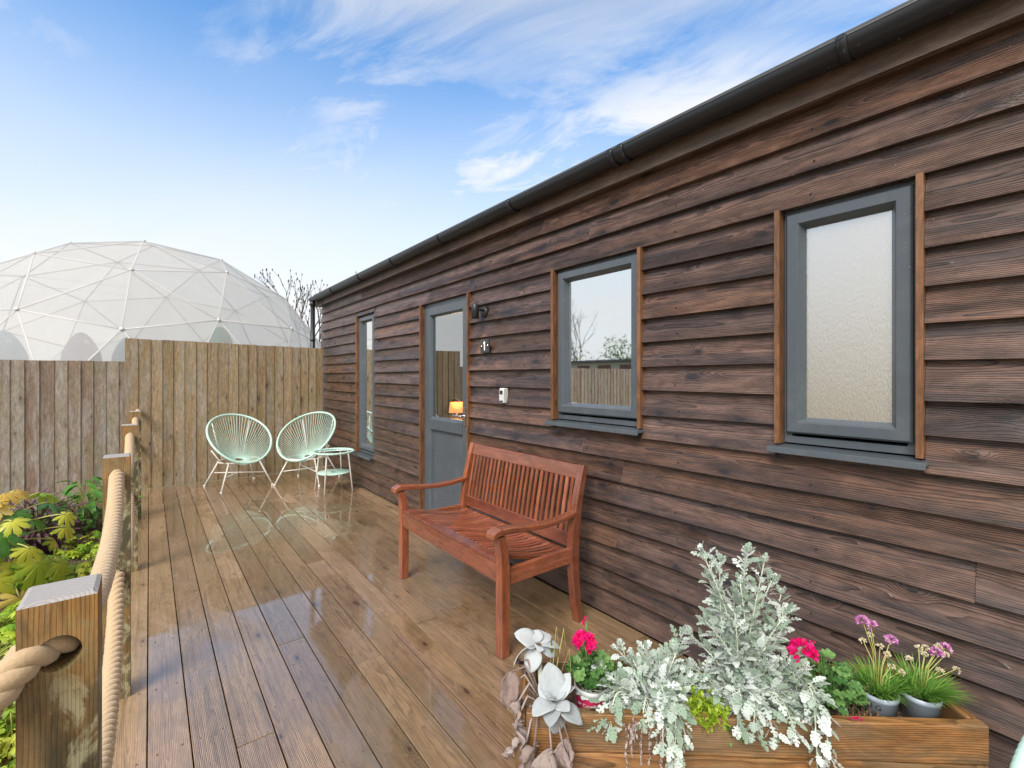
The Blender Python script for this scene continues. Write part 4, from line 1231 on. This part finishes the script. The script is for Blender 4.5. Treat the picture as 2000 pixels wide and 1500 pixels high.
random.seed(31)
p1 = pl(.213, .135, .276)
pot('pot with raspberry pink lettered band at the left end of the planter', p1, .056, .043, .10, 'pink')
geranium('pink flowered geranium in the left pot beside the felt leaved plant', p1+Vector((0, 0, .10)), .06, [((-.012, .02, .125), .036), ((-.0, .025, .185), .009), ((.004, .027, .197), .006)], 75, .085)
p2 = pl(.955, .12, .232)
pot('pot with pink band sunk in the soil near the middle right', p2, .056, .044, .10, 'pink')
geranium('hot pink geranium with dense green leaves right of the silver plants', p2+Vector((0, 0, .098)), .085, [((-.055, .05, .165), .042), ((-.03, .03, .2), .006)], 120, .135)
p3 = pl(1.125, .135, .278)
pt = pot('grey blue pot with black marks, left of the two grey pots', p3, .053, .043, .10, 'grey')
bend_text('lettering', '\u2022 I G', .022, .0500, .062, facing(p3)-.25, M['black'], pt, .1)
thrift('thrift with tall purple pink flowers in the left grey pot', p3+Vector((0, 0, .095)), 1.0, 420, [((-.04, .03, .225), 1), ((-.015, .03, .215), 1), ((.05, .03, .165), 1), ((-.045, .02, .165), 0), ((-.015, .03, .18), 0), ((.008, .02, .15), 0), ((.03, .02, .125), 0), ((.06, .0, .08), 0), ((.045, .02, .085), 0)])
p4 = pl(1.25, .13, .278)
pot('plain grey blue pot at the right end of the planter', p4, .053, .043, .10, 'grey')
thrift('thrift leaning right over the planter corner with one pink flower', p4+Vector((0, 0, .095)), 1.15, 460, [((.055, .02, .135), 1), ((.085, .02, .13), 0), ((.07, .03, .15), 0), ((.03, .03, .145), 0), ((.0, .02, .15), 0), ((-.03, .02, .115), 0), ((.10, .0, .095), 0), ((.05, .0, .09), 0), ((.02, .02, .13), 0), ((.09, .03, .145), 1)], Vector((.25, -.25, 0)))
# small plants in the soil
random.seed(41)
def sprigs(name, label, base, R_, h, n, mat, tpl, lsz, dens=.008, droop=0, stemmat=None):
    t = empty(name, base); tag(t, label, 'plant'); f = MB(); s_ = MB()
    for i in range(n):
        an = random.uniform(0, 2*pi); rr_ = R_*sqrt(random.random()); b_ = (E1*cos(an)*rr_+E2*sin(an)*rr_*.6)
        tip = b_*1.5+Vector((0, 0, h*random.uniform(.5, 1))); tip += rv(.01); k_ = int((tip-b_).length/dens)+1; s_.tube([b_*.6, b_.lerp(tip, .5), tip], .0012, 4)
        for q in range(k_):
            u = q/k_; p_ = b_.lerp(tip, u)
            for _ in range(2): put_leaf(f, tpl, p_, rv()+Vector((0, 0, .6)), random.uniform(*lsz), random.uniform(-.3, .6))
    f.build('foliage', mat, t, recalc=False); s_.build('stems', stemmat or mat, t, recalc=False); return t
sprigs('heather', 'fine green heather behind the left geranium', pl(.29, .20, .27), .07, .17, 46, M['heath'], T_small, (.008, .014))
sprigs('heather', 'half brown dry heather between the right geranium and the thrift', pl(1.075, .17, .27), .06, .15, 50, M['heath'], T_small, (.008, .014), stemmat=M['brown'])
sprigs('dry_clump', 'dead brown twiggy clump on the soil left of the grey pots', pl(1.055, .10, .26), .045, .09, 50, M['brown'], T_small, (.006, .012))
sprigs('creeping_jenny', 'bright lime leaved creeper spilling over the front board between silver plants', pl(.555, .028, .335), .06, .075, 46, M['lime'], T_small, (.014, .022))
sprigs('creeping_jenny', 'bright lime shoots standing behind the left silver plant', pl(.47, .22, .28), .03, .16, 10, M['lime'], T_small, (.014, .02))
sprigs('leafy_plant', 'mid green foliage under the silver leaves in the middle of the planter', pl(.80, .13, .27), .09, .12, 40, M['green'], T_small, (.018, .03))
sprigs('leafy_plant', 'mid green leaves peeping out beneath the front silver leaves', pl(.62, .05, .28), .07, .07, 26, M['green'], T_small, (.018, .028))
t = empty('fallen_petals', pl(.975, .014, .369)); tag(t, 'fallen bright pink petals on the front board of the planter', 'petals')
f = MB()
for i in range(14): put_leaf(f, T_small, E1*random.gauss(0, .010)+E2*random.gauss(0, .005)+Vector((0, 0, random.uniform(.001, .004))), Vector((random.gauss(0, 1), random.gauss(0, 1), .2)), .009, .3)
f.build('petals', M['hotpink'], t, recalc=False)

# ------------------------------------------------------------------ garden plants
def fatsia(label, base, leaves, h, mat_sets):
    t = empty('fatsia', base); tag(t, label, 'shrub'); s_ = MB()
    s_.tube([Vector((0, 0, 0)), Vector((.02, .0, h*.5)), Vector((0, 0, h))], [.016, .013, .011], 8)
    mbs = {k_: MB() for k_ in mat_sets}
    for (az, dist, z, sz, key, curl) in leaves:
        a = radians(az); tip = Vector((cos(a)*dist, sin(a)*dist, z)); st_ = Vector((0, 0, min(h, max(z*.8, h*.55))))
        mid = st_.lerp(tip, .55)+Vector((0, 0, .06)); pts = []
        for q in range(9):
            u = q/8; pts.append(st_*(1-u)**2+mid*2*u*(1-u)+tip*u*u)
        s_.tube(pts, .0045, 6); dv = (pts[-1]-pts[-3]).normalized()+Vector((0, 0, -.35))
        put_leaf(mbs[key], T_pal, tip-dv.normalized()*sz*.15, dv, sz, curl, random.uniform(-.3, .3))
    for k_, mb in mbs.items():
        if mb.v: mb.build('leaves', M[k_], t, recalc=False)
    s_.build('stems', M['petiole'], t, recalc=False); return t
random.seed(51)
lv = []
for az, dist, z, sz, key, cu in ((-30, .18, .28, .16, 'yellowgreen', 1.5), (-60, .22, .2, .17, 'yellowgreen', 1.4), (10, .28, .24, .16, 'yellowgreen', 1.6), (-120, .3, .44, .17, 'yellowgreen', 1.4), (-45, .16, .5, .15, 'glossgreen', 1.6), (-85, .2, .3, .15, 'yellowgreen', 1.7), (-10, .2, .42, .15, 'glossgreen', 1.5), (-40, .30, .17, .25, 'yellowgreen', 1.1), (-5, .34, .34, .18, 'yellowgreen', 1.7), (-18, .34, .12, .22, 'yellowgreen', 1.0), (-80, .28, .14, .24, 'yellowgreen', 1.2), (-110, .24, .32, .26, 'yellowgreen', 1.2), (-70, .18, .40, .24, 'glossgreen', 1.2),
                               (20, .26, .50, .24, 'glossgreen', 1.0), (50, .30, .55, .20, 'yellowgreen', 1.4), (-55, .36, .30, .17, 'yellowgreen', 1.6), (-25, .26, .05, .16, 'yellowgreen', 1.5), (-95, .34, .10, .16, 'yellow', 1.6), (-15, .36, .44, .15, 'yellowgreen', 1.7), (-65, .30, .48, .15, 'yellowgreen', 1.5), (120, .28, .50, .26, 'glossgreen', .9), (180, .3, .46, .26, 'glossgreen', .9), (230, .28, .36, .26, 'yellowgreen', 1.), (-150, .3, .2, .24, 'yellowgreen', 1.),
                               (-100, .08, .60, .20, 'yellow', 1.6), (-40, .08, .62, .17, 'yellow', 1.8), (-150, .10, .61, .19, 'yellow', 1.6), (-75, .12, .56, .17, 'yellow', 1.9), (0, .1, .62, .15, 'yellow', 1.8), (-60, .32, .0, .2, 'yellow', 1.7), (160, .2, .58, .22, 'glossgreen', 1.)):
    lv.append((az, dist, z, sz, key, cu))
fatsia('large leaved shrub with yellow green drooping lobed leaves in the bed by the ropes', Vector((-.80, 4.45, -.10)), [(a_, b_, c_+.10, d_*.98, e_, f_) for a_, b_, c_, d_, e_, f_ in lv], .66, ('yellowgreen', 'glossgreen', 'yellow'))


def clump(name, label, base, R_, h, n, mat, tpl, lsz, up=.6, stems='petiole', group=None, curl=(.2, 1.)):
    t = empty(name, base); tag(t, label, 'plant', group); f = MB(); s_ = MB()
    for i in range(n):
        an = random.uniform(0, 2*pi); u = sqrt(random.random()); rr_ = R_*u; z = h*random.uniform(.25, 1)*(1-.55*u*u)
        q = Vector((cos(an)*rr_, sin(an)*rr_, z)); s_.tube([Vector((q.x*.25, q.y*.25, 0)), Vector((q.x*.7, q.y*.7, z*.8)), q], .0016, 4, cap=False)
        put_leaf(f, tpl, q, Vector((cos(an), sin(an), up*random.uniform(-.6, 1))), random.uniform(*lsz), random.uniform(*curl), random.uniform(-.5, .5))
    f.build('leaves', M[mat], t, recalc=False); s_.build('stems', M[stems], t, recalc=False); return t
clump('laurel', 'glossy green leafy shrub just left of the rope posts near the fence', Vector((-.46, 5.75, -.10)), .27, .60, 210, 'glossgreen', T_lance, (.13, .19))
clump('dark_shrub', 'dark purple leaved shrub behind the yellowing lobed leaves', Vector((-.72, 5.45, -.10)), .36, .50, 330, 'purple', T_lance, (.07, .12), up=1.2, stems='purple')
clump('dark_shrub', 'small dark purple shrub at the left edge below the grey fence', Vector((-1.35, 5.5, -.10)), .3, .62, 200, 'purple', T_lance, (.07, .11), up=1., stems='purple')
cov = [(-.42, 2.62, 'just behind the nearest post'), (-.62, 2.75, 'at the left edge nearest the front'), (-.60, 3.05, 'under the taut front rope'), (-.46, 3.15, 'beside the deck edge behind the front post'), (-.82, 3.25, 'farther left in the second row'),
       (-.68, 3.45, 'below the yellow drooping leaf'), (-.98, 3.7, 'deep left below the shrub'), (-.36, 2.2, 'low in front hidden by the nearest post'), (-.54, 2.3, 'lowest at the left frame edge'), (-.86, 3.0, 'outermost of the front row'), (-.75, 3.8, 'right under the large shrub'), (-.33, 3.55, 'small tuft next to the rope'), (-.40, 2.95, 'close to the deck edge'), (-.72, 2.45, 'half hidden by rope'), (-.58, 3.75, 'between the shrub and the deck edge'), (-1.1, 3.3, 'farthest left of the middle rows'), (-.50, 4.05, 'in front of the purple foliage'), (-.62, 4.75, 'under the right side of the lobed shrub'), (-.34, 4.5, 'against the third post'), (-1.15, 4.1, 'left of the lobed shrub'), (-.40, 5.25, 'below the glossy shrub'), (-.68, 3.1, 'in the middle of the front row'), (-.5, 2.85, 'directly behind the thick front rope')]
for i, (x, y, wh) in enumerate(cov):
    small = i in (11, 3, 12)
    clump('leafy_clump', 'low yellow green leafy clump on the soil '+wh, Vector((x, y, -.12)), .10 if small else .17, .12 if small else .20, 30 if small else 110, 'cover' if i % 3 else 'yellowgreen', T_pal5 if i % 2 else T_pal, (.05, .085), .5, group='leafy clumps in the bed')
# leaf litter
f = MB()
for i in range(2600):
    x = random.uniform(-2.4, -.16); y = random.uniform(1.6, 7.2)
    z = -.11+.05*mnoise.noise(Vector((x*1.3, y*1.3, 0)))+.018*mnoise.noise(Vector((x*9, y*9, 2)))+.014
    put_leaf(f, T_small, Vector((x, y, z)), Vector((random.gauss(0, 1), random.gauss(0, 1), random.uniform(-.1, .5))), random.uniform(.012, .035), random.uniform(-1, 1), random.uniform(-1, 1), wid=random.uniform(.4, 1.1))
tag(f.build('leaf_litter', M['brown'], recalc=False), 'brown leaf litter scattered over the soil of the bed', 'leaf litter', kind='stuff')
f = MB()
for i in range(900):                                   # moss and small debris along the wall foot and fence foot
    if random.random() < .6: x, y = 2.066-abs(random.gauss(0, .018)), random.uniform(.4, 7.1)
    else: x, y = random.uniform(-.1, 2.0), 7.215-abs(random.gauss(0, .02))
    put_leaf(f, T_small, Vector((x, y, .0015)), Vector((random.gauss(0, 1), random.gauss(0, 1), random.uniform(0, .3))), random.uniform(.004, .011), .3)
tag(f.build('moss_debris', M['heath'], recalc=False), 'moss and crumbs collected along the foot of the walls', 'moss', kind='stuff')

# ------------------------------------------------------------------ dome
def dome():
    c = Vector((.0930, 17.69, 0)); R_ = 5.3409; yaw = .82469; V = 3
    phi = (1+5**.5)/2; ic = [Vector(v).normalized() for v in [(0, s_, q*phi) for s_ in (-1, 1) for q in (-1, 1)]+[(a, b, 0) for a in (-1, 1) for b in (-phi, phi)]+[(a, 0, b) for a in (-phi, phi) for b in (-1, 1)]]
    D0 = sorted((v-ic[0]).length for v in ic)[1]
    fc = [(i, j, k_) for i in range(12) for j in range(i+1, 12) for k_ in range(j+1, 12) if all(abs((ic[a]-ic[b]).length-D0) < 1e-5 for a, b in ((i, j), (j, k_), (i, k_)))]
    z = ic[0].copy(); nb = min(range(1, 12), key=lambda i: (round((ic[i]-ic[0]).length, 6), i)); x = (ic[nb]-z*ic[nb].dot(z)).normalized(); y = z.cross(x)
    vs = []
    def vid(p):
        p = p.normalized()
        for i, q in enumerate(vs):
            if (p-q).length < 1e-5: return i
        vs.append(p); return len(vs)-1
    tris = set()
    for i, j, k_ in fc:
        P = lambda a, b: vid(ic[i]*(V-a-b)+ic[j]*a+ic[k_]*b)
        for a in range(V):
            for b in range(V-a):
                tris.add((P(a, b), P(a+1, b), P(a, b+1)))
                if a+b < V-1: tris.add((P(a+1, b), P(a+1, b+1), P(a, b+1)))
    cs, sn = cos(yaw), sin(yaw)
    W = []
    for q in vs:
        l = Vector((q.dot(x), q.dot(y), q.dot(z))); W.append(Vector((cs*l.x-sn*l.y, sn*l.x+cs*l.y, l.z))*R_)
    t = empty('geodesic_dome', c); tag(t, 'large translucent white geodesic dome tent rising behind the fences', 'dome')
    zmin = -1.0
    T = [tr for tr in tris if min(W[i].z for i in tr) > zmin]
    edges = {tuple(sorted(e)) for tr in T for e in ((tr[0], tr[1]), (tr[1], tr[2]), (tr[0], tr[2]))}
    f = MB(); f.add([p*1.002 for p in W], [tuple(tr) for tr in T], None, .5); f.build('membrane', M['membrane'], t)
    f = MB()
    for a, b in edges: f.tube([W[a]*.999, W[b]*.999], .017, 8)
    f.build('struts', M['strut'], t)
    f = MB(); used = {i for e in edges for i in e}
    for i in used:
        n_ = W[i].normalized(); f = MB(); f.tube([W[i]-n_*.03, W[i]+n_*.03], .042, 10); f.build('hub', M['strut'], t)
    f = MB(); f.lathe([(R_*.985, -.3), (R_*.965, 1.35)], 60); f.build('skirt', M['blue'], t)
    return c
dc = dome()
def pod(label, x, y, z, sc, mat, rz, rx=0.):
    t = empty('fabric_pod', (x, y, z), rz); tag(t, label, 'pod', 'pods inside the dome'); f = MB(); n = 26; vs = []
    prof = [(0.0, 0.), (.34, .02), (.47, .14), (.50, .32), (.46, .55), (.36, .80), (.24, 1.0), (.13, 1.12), (0, 1.17)]
    for r_, z_ in prof:
        for j in range(n):
            a = 2*pi*j/n; k_ = 1+.10*cos(3*a); vs.append((r_*cos(a)*k_*sc, r_*sin(a)*.55*k_*sc, z_*sc+.01*sin(9*a)*sc*r_))
    f.add(vs, [(i*n+j, i*n+(j+1) % n, (i+1)*n+(j+1) % n, (i+1)*n+j) for i in range(len(prof)-1) for j in range(n)], None, .5, True); o = f.build('cover', M[mat], t)
    f = MB(); f.tube([(0, 0, .02), (0, 0, -z)], .03, 8); f.build('pole', M['strut'], t)
    f = MB()
    for s_ in (-1, 1): f.tube([(s_*.02*sc, -.2*sc, .93*sc), (s_*.05*sc, -.27*sc, .80*sc)], .012*sc, 6)
    f.build('tie', M['strut'], t); return t
pod('mauve rounded triangular fabric pod inside the dome above the lower fence', -1.286, 15.0, 1.50, .80, 'podp', .6)
pod('teal fabric pod inside the dome beside the tall fence end', -.42, 14.95, 1.50, .74, 'podt', .6)
pod('sage green fabric pod inside the dome above the tall fence', 1.445, 14.1, 1.85, .70, 'podg', .5)
pod('pale blue fabric pod inside the dome at the left picture edge', -2.75, 16.2, 1.45, .88, 'podb', .6)

# ------------------------------------------------------------------ bare trees, distant shed, cables
def bare_tree(label, base, h, seed, spread=.5, buds=True, depth=6, cat='tree'):
    random.seed(seed); t = empty('bare_tree', base); tag(t, label, cat); tk = MB(); br = MB(); bd_ = MB()
    def grow(p, d, l, r_, lev):
        n = 4; pts = [p]
        for q in range(n): d = (d+rv(.12)+Vector((0, 0, .05))).normalized(); pts.append(pts[-1]+d*l/n)
        (tk if lev == 0 else br).tube(pts, [r_*.55*(1-.35*q/n) for q in range(n+1)], 6 if lev < 3 else 4, cap=False)
        if lev >= depth:
            if buds: br.lathe([(0, -.06), (.03, 0), (0, .09)], 5, c=pts[-1])
            return
        for q in range(3 if lev < 2 else random.choice((2, 3))):
            k_ = random.choice((2, 3, 4, 4)) if lev else random.choice((3, 4)); dd = (d+rv(spread)*1.3+Vector((0, 0, .15))).normalized()
            grow(pts[k_], dd, l*random.uniform(.62, .82), r_*.62, lev+1)
            if buds and lev > depth-3 and random.random() < .5: br.lathe([(0, -.06), (.03, 0), (0, .09)], 5, c=pts[2])
    grow(Vector((0, 0, 0)), Vector((0, 0, 1)), h*.30, h*.018, 0)
    tk.build('trunk', M['bark'], t, recalc=False); br.build('crown', M['bark'], t, recalc=False)
    return t
bare_tree('bare tree with dark buds between the dome and the cabin corner', Vector((5.55, 23.2, -.3)), 8.6, 4, .42, True, 5)
bare_tree('tall bare tree reflected in the middle window', Vector((-18.5, 21, -.3)), 7.0, 8, .45, False, 5)
bare_tree('smaller bare tree reflected at the left of the middle window', Vector((-17.5, 24.5, -.3)), 6.0, 12, .5, False, 5)
def hedge(label, base, R_, h, n, mat):
    t = empty('bush', base); tag(t, label, 'bush'); f = MB()
    for i in range(n):
        d_ = rv(); q = Vector((d_.x*R_, d_.y*R_, abs(d_.z)*h))*random.uniform(.6, 1.05); put_leaf(f, T_small, q, rv(), random.uniform(.1, .2), .3)
    f.build('foliage', M[mat], t, recalc=False); s_ = MB(); s_.tube([(0, 0, 0), (0, 0, h*.6)], [.12, .05], 8); s_.build('trunk', M['bark'], t)
hedge('round evergreen bush reflected at the right of the middle window', Vector((-17, 17.2, -.3)), 1.5, 4.0, 2600, 'green')
hedge('low scrub bush reflected behind the shed roof', Vector((-17.6, 21.5, -.3)), 2.3, 3.6, 2200, 'heath')
t = empty('long_shed', (-15, 16, -.3)); tag(t, 'long low pale shed with small brown windows reflected in the window glass', 'shed')
f = MB(); f.box((-3, -11, 0), (0, 11, 2.42), 1); f.build('wall', M['render'], t)
f = MB(); f.box((-3.2, -11.2, 2.425), (.25, 11.2, 2.56), 1); f.build('roof', M['roof'], t)
for i in range(14):
    f = MB(); f.box((.004, -10.5+i*1.5, 1.95), (.03, -9.6+i*1.5, 2.28), 1); f.build('window', M['winbrown'], t)
for z_, x_ in ((7.6, -30), (7.0, -30.2)):
    f = MB(); f.tube([(-30+q*2.4, 42+q*.1, z_+2.2+.012*(q-6)**2*1.5-q*.22) for q in range(13)], .018, 5)
    tag(f.build('overhead_cable', M['black']), ('upper' if z_ > 7.3 else 'lower')+' thin overhead cable in the sky left of the dome', 'cable', 'overhead cables')

# water drops under sills, arms and gutter
random.seed(77); f = MB()
def drop(x, y, z, r_=.0022): f.lathe([(0, -r_*1.2), (r_, -r_*.3), (r_*.8, r_*.6), (0, r_*1.5)], 8, c=(x, y, z))
for i in range(60): drop(gx+random.uniform(-.03, .02), random.uniform(-.3, 4.5), gz-R-.003+random.uniform(-.001, .0), .0028)
for nme, a, b, z0, z1 in OP:
    if nme != 'door':
        for i in range(12): drop(2.013, random.uniform(a, b), z0-.0335)
for i in range(240): drop(random.uniform(1.86, 1.97), random.uniform(.1, 2.6), random.uniform(1.7, 2.50), .0014)
def watermat():
    m, k, b = newmat('water_drop'); b.inputs['Transmission Weight'].default_value = 1; b.inputs['Roughness'].default_value = .02; b.inputs['IOR'].default_value = 1.33; return m
tag(f.build('rain_drops', watermat()), 'rain drops hanging from and falling off the gutter and sills', 'rain drops', kind='stuff')
